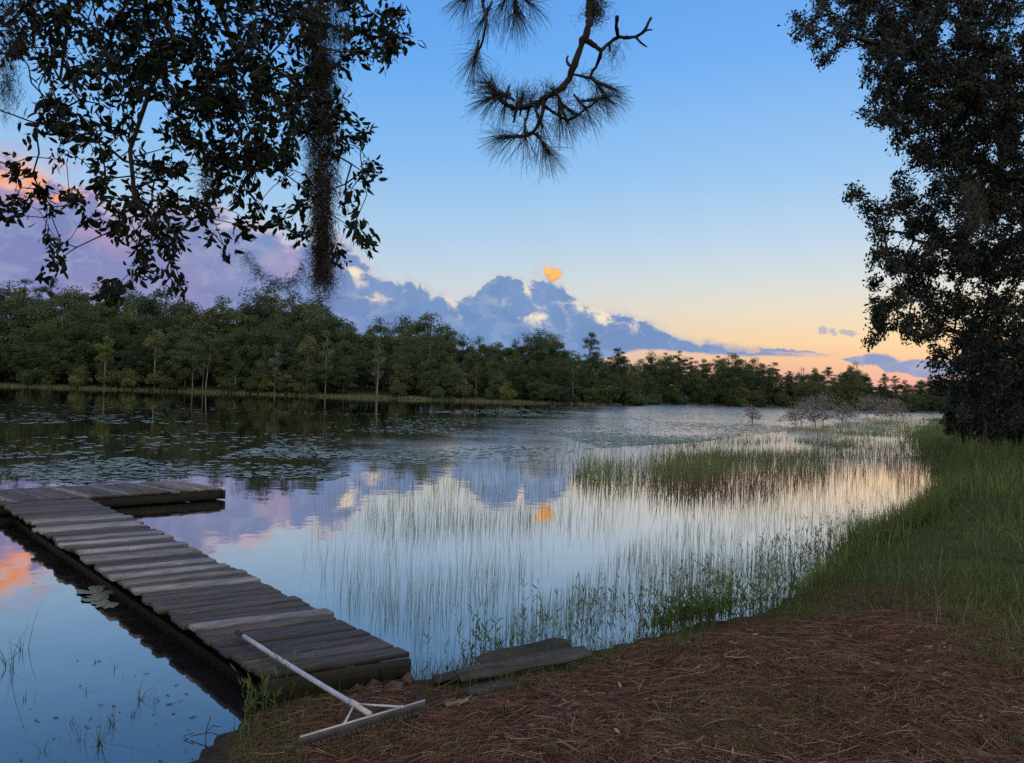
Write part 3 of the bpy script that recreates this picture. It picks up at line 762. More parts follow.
# ------------------------------------------------------------------ spanish moss
def moss(name, label, pts, rads, n, slen, w=.0014, dens=None, wig=.018):
    """pts: centre line from the top down (world), rads: radius at each; strands curl and trail down"""
    pts = np.array(pts, float); K = 13
    u = np.linspace(0, 1, len(pts)); q = rg.random(n)**(dens or 1.); q = q*.96
    c = np.stack([np.interp(q, u, pts[:, k]) for k in range(3)], 1); rad = np.interp(q, u, rads)
    a = rg.random(n)*2*PI; rr_ = rad*np.sqrt(rg.random(n))
    base = c+np.stack([np.cos(a)*rr_, np.sin(a)*rr_, .02*rg.normal(size=n)], 1)
    L = slen*(.4+.9*rg.random(n)); t = np.linspace(0, 1, K)
    P = np.repeat(base[:, None], K, 1); P[..., 2] -= L[:, None]*t
    wob = rg.normal(size=(n, K, 3))*wig; wob[:, 0] = 0; P = P+np.cumsum(wob, 1)*np.array([.75, .75, .25])
    g = Geo(); sd = rg.normal(size=(n, 3)); W = w*np.linspace(1.2, .5, K)[None]*np.ones((n, 1))
    ribbons(g, P, W, sd, rg.random(n))
    o = g.obj(name, M['moss'], None, tuple(pts[0])); return tag(o, label, 'spanish moss')
rg = np.random.default_rng(21)
def line(lst, d): return [at(x, y, d) for x, y in lst]
moss('spanish_moss', 'thick long beard of dark moss hanging from the left oak bough', line([(321, 45), (321, 100), (322, 160), (323, 210), (323, 250), (322, 278)], 4.7), [.05, .085, .08, .05, .022, .006], 2900, .16, .0016, 1.15, .018)
moss('spanish_moss', 'sparse outer wisps of moss around the long dark beard', line([(319, 30), (321, 100), (323, 170), (325, 240), (324, 285)], 4.72), [.10, .15, .12, .07, .03], 520, .22, .0011, 1.1, .024)
moss('spanish_moss', 'thin trailing fringe of moss below the oak leaves, left of the beard', line([(246, 250), (256, 268), (270, 278), (286, 283), (297, 275), (304, 258)], 4.7), [.012, .014, .014, .03, .02, .010], 260, .08, .0011, None, .014)
moss('spanish_moss', 'wispy moss strand at the left edge of the view', line([(9, -30), (9, 20), (8, 70), (8, 95)], 4.6), [.05, .06, .05, .03], 330, .2, .0012)
moss('spanish_moss', 'short moss wisp among the oak leaves at the middle of the bough', line([(206, 160), (207, 180), (208, 190)], 4.6), [.02, .03, .02], 130, .13, .0012)
moss('spanish_moss', 'loose moss curtain at the top of the left oak bough', line([(318, -10), (330, 10), (335, 35)], 4.6), [.16, .14, .08], 420, .22, .0012)
moss('spanish_moss', 'stub of moss hanging off the top of the pine bough', line([(596, -6), (596, 5), (597, 12)], 5.0), [.05, .05, .025], 220, .11, .0014)
moss('spanish_moss', 'fine moss threads under the bare forked pine twig', line([(606, 46), (614, 46), (626, 40)], 5.0), [.02, .03, .02], 60, .16, .001)
moss('spanish_moss', 'fine moss threads on the bend of the pine bough', line([(575, 70), (566, 88), (552, 98)], 5.0), [.03, .03, .03], 70, .16, .001)
moss('spanish_moss', 'pale moss tuft hanging in the big oak at the right', line([(972, 180), (973, 205), (974, 222)], 17.4), [.16, .22, .08], 420, .5, .005, None, .05)

# ------------------------------------------------------------------ far shore prototypes
PROTO = Vector((0, -400, -60))
def clumps(rg, n, c, rad, power=.45):
    d = unit(rg.normal(size=(n, 3))); return np.asarray(c)+d*np.asarray(rad)*(rg.random((n, 1))**power)
def clump_leaves(g, C, cr, nper, L, rg, flat=.75, w=.6):
    for c in C:
        r = cr*(.65+.7*rg.random()); n = int(nper*(.6+.8*rg.random()))
        d = unit(rg.normal(size=(n, 3))); p = c+d*np.array([1, 1, flat])*r*(rg.random((n, 1))**.5)
        dd = rg.normal(size=(n, 3))+d*.6
        base_t = rg.random()*.6
        LL = L*(.6+.8*rg.random(n))
        rhombs(g, p, dd, LL, LL*w, np.clip(base_t+.4*rg.random(n), 0, 1), rg)
def tree_proto(name, mats, seed, hgt, crown_c, crown_r, nc, cr, nper, L, trunk_r, flat=.75, w=.6, limbs=True, cat='tree', label='x', bark='bark', lean=.02):
    rg = np.random.default_rng(seed)
    o = thing(name, (0, 0, 0), label, cat)
    C = clumps(rg, nc, crown_c, crown_r)
    C[0] = [0, 0, hgt-cr*.7]
    g = Geo(); clump_leaves(g, C, cr, nper, L, rg, flat, w); g.obj('crown', M[mats], o)
    g = Geo(); z = np.linspace(-.4, hgt*.93, 9)
    x = np.cumsum(rg.normal(size=9)*hgt*lean*.4); y = np.cumsum(rg.normal(size=9)*hgt*lean*.4); x -= x[0]; y -= y[0]
    tube(g, np.stack([x, y, z], 1), trunk_r*np.linspace(1.1, .22, 9), 7)
    if limbs:
        for c in C[::2]:
            zz = max(.15*hgt, c[2]-.25*hgt*rg.random()-.3); a = np.array([np.interp(zz, z, x), np.interp(zz, z, y), zz])
            mid = (a+c)/2+[0, 0, .03*hgt]
            tube(g, [a, mid, c], [trunk_r*.35, trunk_r*.2, trunk_r*.07], 5)
    g.obj('trunk', M[bark], o, smooth=True)
    return o
PR = {}
def oakp(k, seed, mat='far_leaf', bark='bark'):
    PR[k] = tree_proto('broadleaf_tree', mat, seed, 15, (0, 0, 8.3), (4.3, 4.3, 6.0), 62, 1.4, 190, .31, .22, bark=bark)
for k in range(3): oakp('oak%d' % k, 40+k)
for k in range(2):
    PR['full%d' % k] = tree_proto('broadleaf_tree', 'far_leaf', 50+k, 14, (0, 0, 6.2), (3.9, 3.9, 6.6), 70, 1.3, 180, .30, .2)
for k in range(2):
    PR['tall%d' % k] = tree_proto('slender_tree', 'far_leaf', 60+k, 16, (0, 0, 11.0), (2.1, 2.1, 4.4), 26, 1.1, 150, .28, .16, bark='pale_bark')
for k in range(3):
    PR['pine%d' % k] = tree_proto('pine_tree', 'far_pine', 70+k, 18, (0, 0, 12.8), (3.0, 3.0, 4.8), 34, 1.15, 190, .42, .2, .55, .2, bark='pine_bark')
for k in range(2):
    PR['bush%d' % k] = tree_proto('shrub', 'far_leaf', 80+k, 3.2, (0, 0, 1.5), (1.7, 1.7, 1.3), 22, .65, 150, .19, .06, cat='shrub')
PR['bright_bush'] = tree_proto('shrub', 'bright_leaf', 84, 3.2, (0, 0, 1.5), (1.7, 1.7, 1.3), 22, .65, 150, .19, .06, cat='shrub')
PR['bright_tall'] = tree_proto('slender_tree', 'bright_leaf', 85, 11, (0, 0, 7.8), (1.6, 1.6, 2.9), 20, .8, 80, .32, .11, bark='pale_bark')
PR['yellow_tall'] = tree_proto('slender_tree', 'yellow_leaf', 86, 11, (0, 0, 8.2), (1.7, 1.7, 2.5), 18, .8, 70, .32, .12, bark='pale_bark')
PR['grey_tall'] = tree_proto('slender_tree', 'grey_leaf', 87, 12, (0, 0, 7.6), (1.4, 1.4, 4.2), 22, .75, 70, .3, .13, bark='pale_bark')
PR['grey_thin'] = tree_proto('slender_tree', 'grey_leaf', 88, 8, (0, 0, 6.0), (1.1, 1.1, 1.8), 12, .6, 60, .28, .09, bark='pale_bark')
PR['thicket'] = tree_proto('evergreen_shrub', 'oak_leaf_dry', 89, 5, (0, 0, 2.6), (2.2, 2.2, 2.4), 60, .62, 240, .17, .09, cat='shrub')
used = set()
def place(kind, x, y, hgt, label, group=None, rz=None, sx=1., z=None):
    o = PR[kind]; base_h = {'oak': 15, 'full': 14, 'tall': 16, 'pine': 18, 'bush': 3.2}.get(kind.rstrip('0123456789'))
    if base_h is None: base_h = {'bright_bush': 3.2, 'bright_tall': 11, 'yellow_tall': 11, 'grey_tall': 12, 'grey_thin': 8, 'thicket': 5}[kind]
    s = hgt/base_h; rz = random.random()*6.28 if rz is None else rz
    z = float(ground(x, y)) if z is None else z
    sx = sx*s
    if kind not in used:
        used.add(kind); o.location = (x, y, z); o.rotation_euler = (0, 0, rz); o.scale = (sx, sx, s)
        o['label'] = label
        if group: o['group'] = group
        return o
    return dup(o, (x, y, z), rz, (sx, sx, s), label, group)
random.seed(4)
def shore_y(px):
    """distance of the far shoreline along the column of the picture px"""
    pxs_ = [-150, 0, 200, 400, 520, 600, 640, 660, 700, 800, 900, 1100]
    return float(np.interp(px, pxs_, [128, 140, 145, 143, 147, 152, 160, 208, 214, 217, 219, 222]))
def height_for(px, ytop, d): return H+d*(horizon(px)-ytop)/F
SKY = [(-150, 290), (0, 290), (30, 289), (60, 288), (105, 298), (130, 296), (170, 302), (215, 305), (245, 303), (262, 297), (300, 304), (330, 313), (350, 325), (385, 328), (410, 327), (440, 330), (465, 333), (490, 343),
       (510, 346), (535, 335), (550, 337), (565, 345), (580, 348), (605, 355), (620, 350), (640, 366), (655, 358), (672, 358), (700, 357), (740, 366), (765, 367), (790, 376), (820, 377), (850, 372), (880, 382), (920, 384), (1000, 386), (1100, 388)]
sx_, sy_ = zip(*SKY)
def skyline(px): return float(np.interp(px, sx_, sy_))
WOOD = 'trees of the far shore wood'
WL = 'dark green tree in the unbroken far shore wood behind the lake at left'
WR = 'dark tree in the low far wood at the back of the lake at right'
cnt = 0
for row, (off, lo, hi) in enumerate([(4, .42, .66), (9, .55, .8), (16, .72, .93), (25, .9, 1.0), (36, .94, 1.01)]):
    px = -110+row*11
    while px < 628:
        d = shore_y(px)+off+random.uniform(-2, 2)
        full = height_for(px, skyline(px)+random.choice([-7, -3, 0, 3, 6, 9]), d); hgt = full*random.uniform(lo, hi)
        kinds = ['full0', 'full1', 'oak0', 'tall0'] if row < 2 else ['oak0', 'oak1', 'oak2', 'full0', 'full1', 'pine0', 'oak1']
        if row >= 3: kinds = ['oak0', 'oak1', 'oak2', 'oak0', 'pine1', 'tall1', 'oak2']
        p = on_plane(px, horizon(px)+2*F/d, 0)
        place(random.choice(kinds), p[0]*d/p[1], d, hgt, WL, WOOD, sx=random.uniform(.9, 1.25)); cnt += 1
        px += random.uniform(21, 33)*(1. if px < 470 else .72)
for row, (off, lo, hi) in enumerate([(5, .45, .75), (10, .8, .95), (18, .9, 1.0), (28, .95, 1.03)]):
    px = 612+row*5
    while px < 1060:
        d = shore_y(px)+off+random.uniform(-3, 3)
        if px < 655: d = max(d, 196)+off
        full = height_for(px, skyline(px)+random.choice([-6, -3, 0, 3, 6, 9]), d); hgt = full*random.uniform(lo, hi)
        kinds = ['full0', 'full1', 'oak1', 'pine2'] if row == 0 else (['pine0', 'pine1', 'pine2', 'oak0', 'oak2', 'full1'] if px < 800 else ['pine1', 'oak1', 'oak2', 'pine0', 'full0'])
        p = on_plane(px, horizon(px)+2*F/d, 0)
        place(random.choice(kinds), p[0]*d/p[1], d, hgt, WR, 'trees of the low wood at the back', sx=random.uniform(.9, 1.2)); cnt += 1
        px += random.uniform(9.5, 15)
print('wood trees', cnt)
def single(kind, px, ytop, off, label, sx=1., group=None):
    d = shore_y(px)+off; hgt = height_for(px, ytop, d)
    return place(kind, (px-512)/F*d*1.0+0.0, d, hgt-float(ground((px-512)/F*d, d)), label, group, sx=sx)
single('bright_tall', 105, 336, 1.5, 'pale green slender tree on a thin white trunk, left on the far shore')
single('yellow_tall', 155, 329, 3, 'yellowish tree inside the left far wood above the shoreline')
single('grey_thin', 193, 355, 1.2, 'short grey green tree with bare pale stem at the far waterline')
single('grey_thin', 203, 362, 1.6, 'smallest bare stemmed grey tree beside the other one at the far waterline', .9)
single('grey_tall', 275, 343, 1.6, 'mossy grey tree with forked crown on the far shore under the hanging moss')
single('yellow_tall', 308, 335, 2, 'yellow green tree on a tall pale trunk, right of the mossy grey tree')
single('grey_tall', 326, 330, 2, 'thin grey mossy tree right of the yellow green tree on the far shore', .8)
single('grey_tall', 378, 340, 2, 'tall narrow grey tree standing alone before the middle of the far wood', .85)
single('bright_bush', 130, 370, 1.2, 'bright green low bush right of the white trunk at the far waterline', 1.3)
single('bright_bush', 80, 369, 1.2, 'bright green low bush left of the white trunk at the far waterline', 1.1)
single('bright_bush', 264, 372, 1.2, 'bright yellow green bush left of the mossy grey tree')
single('bright_bush', 508, 381, 1.2, 'light green bush alone at the middle of the far waterline', .9)
single('bright_bush', 25, 373, 1.4, 'leftmost bright green bush at the far waterline')
single('bright_bush', 45, 375, 1., 'small rounded green bush second from the left at the far waterline')
single('pine0', 590, 331, 8, 'lone tall pine rising above the far wood at its right end', .85)
single('pine1', 536, 335, 14, 'dark bushy pine standing above the middle of the far wood', 1.2)
single('pine2', 618, 347, 10, 'thin crowned tall tree at the right end of the left far wood', 1.1)
single('oak1', 850, 365, 7, 'tallest round headed tree in the low wood at the back')
single('pine0', 884, 373, 7, 'flat topped pine right of the round headed tree at the back', .9)
single('pine1', 262, 295, 30, 'highest flat crowned tree on the skyline of the left far wood', 1.3)
for k in range(46):
    px = random.uniform(-40, 640); d = shore_y(px)+random.uniform(.8, 3.2)
    place(random.choice(['bush0', 'bush1']), (px-512)/F*d, d, random.uniform(1.6, 4.2), 'low green shrub in the undergrowth along the left far waterline', 'shrubs along the far waterline', sx=random.uniform(.9, 1.6))
for k in range(80):
    px = random.uniform(-60, 640); d = shore_y(px)+random.uniform(5, 34)
    place(random.choice(['bush0', 'bush1']), (px-512)/F*d, d, random.uniform(3.5, 6.5), 'shadowed shrub between the trunks of the left far wood', 'undergrowth in the left far wood', sx=random.uniform(1., 1.5))
for k in range(60):
    px = random.uniform(615, 1010); d = shore_y(px)+random.uniform(5, 30)
    if px < 660: d = random.uniform(200, 230)
    place(random.choice(['bush0', 'bush1']), (px-512)/F*d, d, random.uniform(3.5, 6), 'shadowed shrub between the trunks of the wood at the back', 'undergrowth in the wood at the back', sx=random.uniform(1., 1.5))
for k in range(22):
    px = random.uniform(640, 960); d = shore_y(px)+random.uniform(1.5, 4)
    place(random.choice(['bush0', 'bush1']), (px-512)/F*d, d, random.uniform(2, 4), 'low dark shrub along the waterline of the wood at the back', 'shrubs along the back waterline', sx=random.uniform(.9, 1.6))
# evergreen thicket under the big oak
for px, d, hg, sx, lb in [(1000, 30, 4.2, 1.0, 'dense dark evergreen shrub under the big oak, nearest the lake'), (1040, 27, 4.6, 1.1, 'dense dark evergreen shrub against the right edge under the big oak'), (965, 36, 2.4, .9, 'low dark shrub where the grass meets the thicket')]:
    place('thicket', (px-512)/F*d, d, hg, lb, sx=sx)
# small trunk seen in the thicket
g = Geo(); x = (986-512)/F*27.5; z = float(ground(x, 27.5)); tube(g, [(x, 27.5, z-.2), (x+.03, 27.5, z+1.2), (x-.05, 27.5, z+2.4), (x, 27.6, z+4.2)], [.09, .075, .065, .03], 8)
sap = thing('sapling', (x, 27.5, z), 'thin straight dark stem standing before the thicket under the big oak', 'tree')
g.obj('trunk', M['bark'], sap, (x, 27.5, z), True)
rg = np.random.default_rng(5); g = Geo(); C = clumps(rg, 14, (x, 27.6, z+4.2), (.9, .9, .9)); clump_leaves(g, C, .4, 120, .14, rg); g.obj('crown', M['oak_leaf_dry'], sap, (x, 27.5, z))

# bare grey bushes standing in the shallows
def dead_bush(px, d, hgt, wid, label, seed, dens=1.):
    rg = np.random.default_rng(seed); x = (px-512)/F*d
    n = int(130*dens); T = np.stack([rg.normal(size=n)*wid*.42, rg.normal(size=n)*wid*.3, hgt*(.25+.75*rg.random(n)**.8)], 1)
    T[:, 2] *= np.clip(1.1-.5*(T[:, 0]/wid)**2*2, .4, 1.1)
    roots = [([(k*.08*wid-.2*wid, .1*((k*7) % 3-1), -.4), (k*.09*wid-.22*wid, .1*((k*7) % 3-1), hgt*.2)], -1) for k in range(5)]
    P, par, tips = grow(roots, T, .3, rg, .2)
    o = thing('bare_bush', (x, d, 0), label, 'bush')
    g = Geo(); branch_mesh(g, P, par, .011*d/50+.002, .05, .4, 3); g.obj('trunk', M['dead_twig'], o)
    g = Geo(); B = []; 
    for idx, _ in tips:
        p = P[idx]; q = p[None]+rg.normal(size=(9, 3))*.28+[0, 0, .18]; B.append(np.stack([np.repeat(p[None], 9, 0), q], 1))
    B = np.concatenate(B); ribbons(g, B, np.full((len(B), 2), .008*d/50+.001), rg.normal(size=(len(B), 3)), rg.random(len(B)))
    g.obj('twigs', M['dead_twig'], o)
dead_bush(820, 58, 2.2, 2.3, 'biggest bare grey bush standing in the shallows', 1)
dead_bush(800, 61, 1.6, 1.6, 'bare grey bush just left of the biggest one in the shallows', 2, .6)
dead_bush(872, 86, 2.6, 3.0, 'bare grey bush behind the marsh grass, right of the biggest one', 3)
dead_bush(895, 92, 2.3, 2.2, 'rightmost bare grey bush behind the marsh grass', 4, .7)
dead_bush(845, 80, 1.8, 1.5, 'small bare bush between the two large ones', 5, .5)
dead_bush(752, 66, 1.1, 1.0, 'small sparse bare bush out in the open shallows', 6, .3)

# ------------------------------------------------------------------ grasses and reeds (stuff)
def in_poly(poly, n, rg):
    poly = np.array(poly, float); lo = poly.min(0); hi = poly.max(0); out = []
    tot = 0
    while tot < n:
        p = lo+(hi-lo)*rg.random((n*2, 2)); ins = np.zeros(len(p), bool)
        for i in range(len(poly)):
            a = poly[i]; b = poly[(i+1) % len(poly)]
            if a[1] == b[1]: continue
            ins ^= ((a[1] > p[:, 1]) != (b[1] > p[:, 1])) & (p[:, 0] < (b[0]-a[0])*(p[:, 1]-a[1])/(b[1]-a[1])+a[0])
        out.append(p[ins]); tot += ins.sum()
    return np.concatenate(out)[:n]
def scatter(poly, n, rg, land=None, clump=0., cs=1., zfix=None):
    p = in_poly(poly, n, rg); w = on_plane(p[:, 0], p[:, 1], 0. if zfix is None else zfix)
    if zfix is not None:
        for _ in range(3): w = on_plane(p[:, 0], p[:, 1], np.maximum(ground(w[:, 0], w[:, 1]), 0))
    if clump:
        k = fbm(w[:, 0]*cs, w[:, 1]*cs, 3); w = w[rg.random(len(w)) < np.clip((k-.5)*clump*2+.5, 0.02, 1)]
    d = lake_dist(w[:, 0], w[:, 1])
    if land is True: w = w[d > 0]
    if land is False: w = w[d < .15]
    return w
rg = np.random.default_rng(31); R = rg
def sward(g, W, hlo, hhi, wid, bend, zb=None, tlo=0., thi=1., K=4):
    N = len(W); B = W.copy()
    B[:, 2] = (np.maximum(ground(W[:, 0], W[:, 1]), -.25) if zb is None else zb)-.01
    extra = np.where(B[:, 2] < 0, -B[:, 2], 0)
    h = (hlo+(hhi-hlo)*rg.random(N)**1.3)+extra
    blades(g, B, h, rg.random(N)*2*PI, bend*rg.normal(size=N), wid*(.6+.8*rg.random(N)), tlo+(thi-tlo)*rg.random(N), K)
# thin upright stems in the open water
g = Geo()
sward(g, scatter([(300, 560), (330, 480), (420, 445), (640, 440), (700, 470), (640, 520), (560, 560), (470, 640), (400, 655), (330, 590)], 5200, rg, False, 1., .7), .12, .44, .0024, .10)
sward(g, scatter([(300, 500), (420, 462), (620, 452), (660, 470), (600, 520), (400, 540)], 5500, rg, False, .8, .5), .12, .40, .0034, .08)
sward(g, scatter([(740, 500), (860, 470), (950, 462), (948, 500), (860, 545), (790, 580), (660, 605), (560, 640), (480, 645), (640, 540)], 10500, rg, False, .7, .8), .10, .34, .0030, .12)
sward(g, scatter([(480, 470), (640, 420), (860, 412), (900, 440), (700, 450), (600, 470)], 4200, rg, False, .9, .2), .18, .46, .009, .1)
tag(g.obj('reeds', M['reed']), 'thin upright reed stems rising out of the still shallow water', 'reeds', kind='stuff')
# dense marsh island
g = Geo()
isl = [(585, 478), (612, 468), (650, 460), (720, 452), (800, 458), (885, 455), (900, 468), (830, 482), (740, 495), (660, 504), (620, 500)]
sward(g, scatter([(575, 484), (640, 462), (720, 455), (740, 470), (700, 490), (640, 497), (600, 492)], 3600, rg, False, 1., .35), .22, .5, .008, .18)
sward(g, scatter([(560, 480), (640, 456), (760, 452), (880, 456), (900, 466), (900, 474), (780, 478), (640, 480)], 7500, rg, False, 1.4, .25), .2, .48, .009, .18)
sward(g, scatter([(620, 462), (700, 447), (830, 450), (830, 460), (700, 462)], 1400, rg, False, 1., .3), .2, .4, .011, .18)
for poly, n in [([(600, 446), (660, 440), (720, 444), (660, 452)], 500), ([(700, 440), (760, 433), (800, 440), (740, 447)], 500), ([(790, 442), (850, 432), (880, 440), (840, 450)], 2200), ([(800, 452), (860, 440), (945, 444), (950, 456), (880, 458)], 2600), ([(760, 434), (820, 426), (900, 428), (860, 440)], 2400), ([(640, 470), (720, 452), (760, 458), (700, 474)], 1200), ([(800, 430), (860, 421), (945, 422), (948, 440), (850, 436)], 9000), ([(850, 420), (900, 415), (950, 416), (950, 425), (880, 425)], 6500), ([(560, 468), (600, 460), (640, 466), (600, 474)], 200)]:
    sward(g, scatter(poly, n, rg, False, .8, .2), .15, .38, .014, .2)
for poly, n in [([(800, 600), (850, 545), (925, 500), (945, 480), (945, 452), (965, 452), (965, 495), (935, 530), (860, 570)], 3000), ([(860, 452), (920, 440), (950, 446), (958, 470), (930, 466)], 1500), ([(780, 452), (830, 436), (900, 432), (925, 448), (860, 456)], 900)]:
    sward(g, scatter(poly, n, rg, None, 1.3, .5), .15, .42, .007, .25)
tag(g.obj('marsh_grass', M['marsh']), 'green marsh grass growing in patches in the shallows', 'grass', kind='stuff')
g = Geo()
sward(g, scatter([(640, 480), (720, 464), (800, 455), (895, 452), (905, 466), (830, 484), (740, 498), (650, 507)], 3600, rg, False, .9, .4), .22, .58, .007, .1)
sward(g, scatter([(880, 462), (940, 452), (955, 470), (900, 490)], 900, rg, False, .6, .4), .2, .5, .007, .1)
tag(g.obj('brown_rushes', M['rush']), 'brownish rushes standing dense in the shallow water before the grass', 'rushes', kind='stuff')
# bank grass
g = Geo()
W = scatter([(790, 612), (850, 562), (925, 520), (955, 492), (955, 465), (925, 450), (890, 436), (900, 418), (960, 418), (1024, 424), (1140, 424), (1140, 700), (1000, 690), (850, 650)], 60000, rg, True, .35, .6, .4)
edge_ = np.clip((np.hypot(W[:, 0], W[:, 1])-6.4+3.6*(fbm(W[:, 0]*.8, W[:, 1]*.8, 3)-.5))/1.3, .015, 1)
W = W[rg.random(len(W)) < edge_]; edge_ = np.clip((np.hypot(W[:, 0], W[:, 1])-6.2)/2.5, .3, 1)
near = np.hypot(W[:, 0], W[:, 1]); N = len(W)
B = W.copy(); B[:, 2] = ground(W[:, 0], W[:, 1])-.01
lump_ = fbm(W[:, 0]*.7, W[:, 1]*.7, 3)
h = np.where(near > 14, .25+.4*rg.random(N), .08+.30*rg.random(N)**1.3)*np.clip(2.4*lump_-.35, .2, 1.6)*edge_*.85
blades(g, B, h, rg.random(N)*2*PI, .45*rg.normal(size=N), np.clip(near*.00042, .0028, .016)*(.6+.8*rg.random(N)), np.clip(rg.random(N)*.75+(lump_-.42)*1.6, 0, 1))
for poly, n in [([(640, 645), (760, 600), (830, 590), (900, 610), (780, 640), (690, 655)], 2600), ([(430, 700), (560, 660), (650, 630), (700, 640), (600, 680), (500, 715)], 1500), ([(225, 763), (235, 725), (270, 695), (330, 700), (300, 763)], 1300), ([(300, 700), (430, 690), (480, 720), (400, 763), (250, 763)], 1500), ([(560, 763), (700, 660), (1024, 640), (1024, 763)], 2600)]:
    W = scatter(poly, n, rg, True, 2.6, 1.6, .3); sward(g, W, .03, .15, .0022, .6)
sward(g, scatter([(225, 775), (232, 735), (262, 700), (310, 695), (340, 705), (300, 735), (310, 775)], 2600, rg, True, .9, 3, .1), .02, .10, .0022, .8)
sward(g, scatter([(255, 700), (262, 690), (330, 690), (300, 705)], 45, rg, None, 0, 1, .05), .10, .22, .0045, .35, None, .2, .7)
sward(g, scatter([(300, 725), (430, 695), (480, 700), (470, 763), (300, 763)], 1500, rg, True, 1.4, 3, .1), .02, .09, .002, .9)
Wb = scatter([(862, 452), (890, 428), (960, 424), (1060, 430), (1060, 462), (960, 468)], 7000, rg, True, .6, .3, .4)
e_ = []
for (ax, ay), (bx, by) in zip(NEAR[8:13], NEAR[9:14]):
    L_ = math.hypot(bx-ax, by-ay); n = int(L_*900); u = rg.random(n); o_ = rg.normal(size=n)*.22+.16
    e_.append(np.stack([ax+(bx-ax)*u+(by-ay)/L_*o_, ay+(by-ay)*u-(bx-ax)/L_*o_, 0*u], 1))
We = np.concatenate(e_); We = We[rg.random(len(We)) < np.clip((fbm(We[:, 0]*1.5, We[:, 1]*1.5, 3)-.5)*4+.5, .05, 1)]
sward(g, We, .05, .22, .0024, .45)
sward(g, Wb, .45, 1.05, .012, .2, None, .5, 1.)
e_ = []
for (ax, ay), (bx, by) in zip(NEAR[13:22], NEAR[14:23]):
    L_ = math.hypot(bx-ax, by-ay); dm = math.hypot((ax+bx)/2, (ay+by)/2); n = int(min(2200, L_*40000/dm/dm*8)); u = rg.random(n)
    o_ = -np.abs(rg.normal(size=n))*.015*dm+.1; o_ = o_*(.3+1.4*fbm((ax+(bx-ax)*u)*.5, (ay+(by-ay)*u)*.5, 2))
    e_.append(np.stack([ax+(bx-ax)*u+(by-ay)/L_*(-o_)*-1, ay+(by-ay)*u-(bx-ax)/L_*(-o_)*-1, 0*u], 1))
We = np.concatenate(e_); de = np.hypot(We[:, 0], We[:, 1])
Be = We.copy(); Be[:, 2] = np.maximum(ground(We[:, 0], We[:, 1]), -.2)-.01
blades(g, Be, .18+.4*rg.random(len(We))-np.minimum(Be[:, 2], 0), rg.random(len(We))*2*PI, .3*rg.normal(size=len(We)), de*.0004*(.6+.8*rg.random(len(We))), rg.random(len(We)))
tag(g.obj('bank_grass', M['grass']), 'dark green grass growing thick along the right bank', 'grass', kind='stuff')
g = Geo(); W = scatter([(830, 600), (925, 520), (955, 480), (955, 440), (1024, 430), (1100, 430), (1100, 660), (950, 640)], 520, rg, True, 1.5, .5, .4)
sward(g, W, .12, .42, .0017, .5); tag(g.obj('dead_stalks', M['dry']), 'pale dead stalks standing among the green grass of the right bank', 'dead stalks', kind='stuff')
# far grass strip
g = Geo(); pts = []
for (ax, ay), (bx, by) in zip(FAR[1:-2], FAR[2:-1]):
    n = int(math.hypot(bx-ax, by-ay)*26); u = rg.random(n); pts.append(np.stack([ax+(bx-ax)*u, ay+(by-ay)*u+rg.random(n)*2.6-.9, 0*u], 1))
W = np.concatenate(pts); sward(g, W, .12, .5, .05, .25, None, .4, 1.)
tag(g.obj('shore_sedge', M['sedge']), 'pale strip of sedge along the far waterline', 'sedge', kind='stuff')
# leafy weeds along the near waterline
g = Geo()
W = np.concatenate([scatter([(400, 668), (440, 640), (560, 612), (650, 590), (760, 550), (860, 512), (880, 525), (780, 600), (650, 640), (560, 660), (450, 675)], 1500, rg, None, 1.5, 1.1),
                    scatter([(620, 650), (760, 590), (860, 540), (900, 540), (800, 610), (680, 640)], 1100, rg, None, 1., 1.1), scatter([(225, 740), (245, 705), (275, 690), (300, 705), (260, 750)], 22, rg, None, .6, 2)])
B = W.copy(); B[:, 2] = np.maximum(ground(W[:, 0], W[:, 1]), -.2)
N = len(W); h = .10+.27*rg.random(N)**1.3+np.maximum(-B[:, 2], 0)
az = rg.random(N)*2*PI; bend = .16*rg.normal(size=N)
blades(g, B, h, az, bend, np.full(N, .0028), rg.random(N), 5)
nl = 11; u = .22+.78*rg.random((N, nl)); lean = np.stack([np.cos(az), np.sin(az), 0*az], 1)
lb = B[:, None]+np.array([0, 0, 1.])*(h[:, None]*(u-.25*u*u*np.abs(bend)[:, None]))[..., None]+lean[:, None]*((h*bend)[:, None]*u*u)[..., None]
ld = rg.normal(size=(N, nl, 3))*[.8, .8, .3]+[0, 0, 1.5]
keep = lb[..., 2] > .01
n = keep.sum(); LL = .03+.05*rg.random(n)
leaves(g, lb[keep], ld[keep], LL, LL*.085, rg.random(n), rg, .25)
tag(g.obj('shore_weeds', M['shore_weed']), 'leafy upright green weeds along the near waterline', 'weeds', kind='stuff')
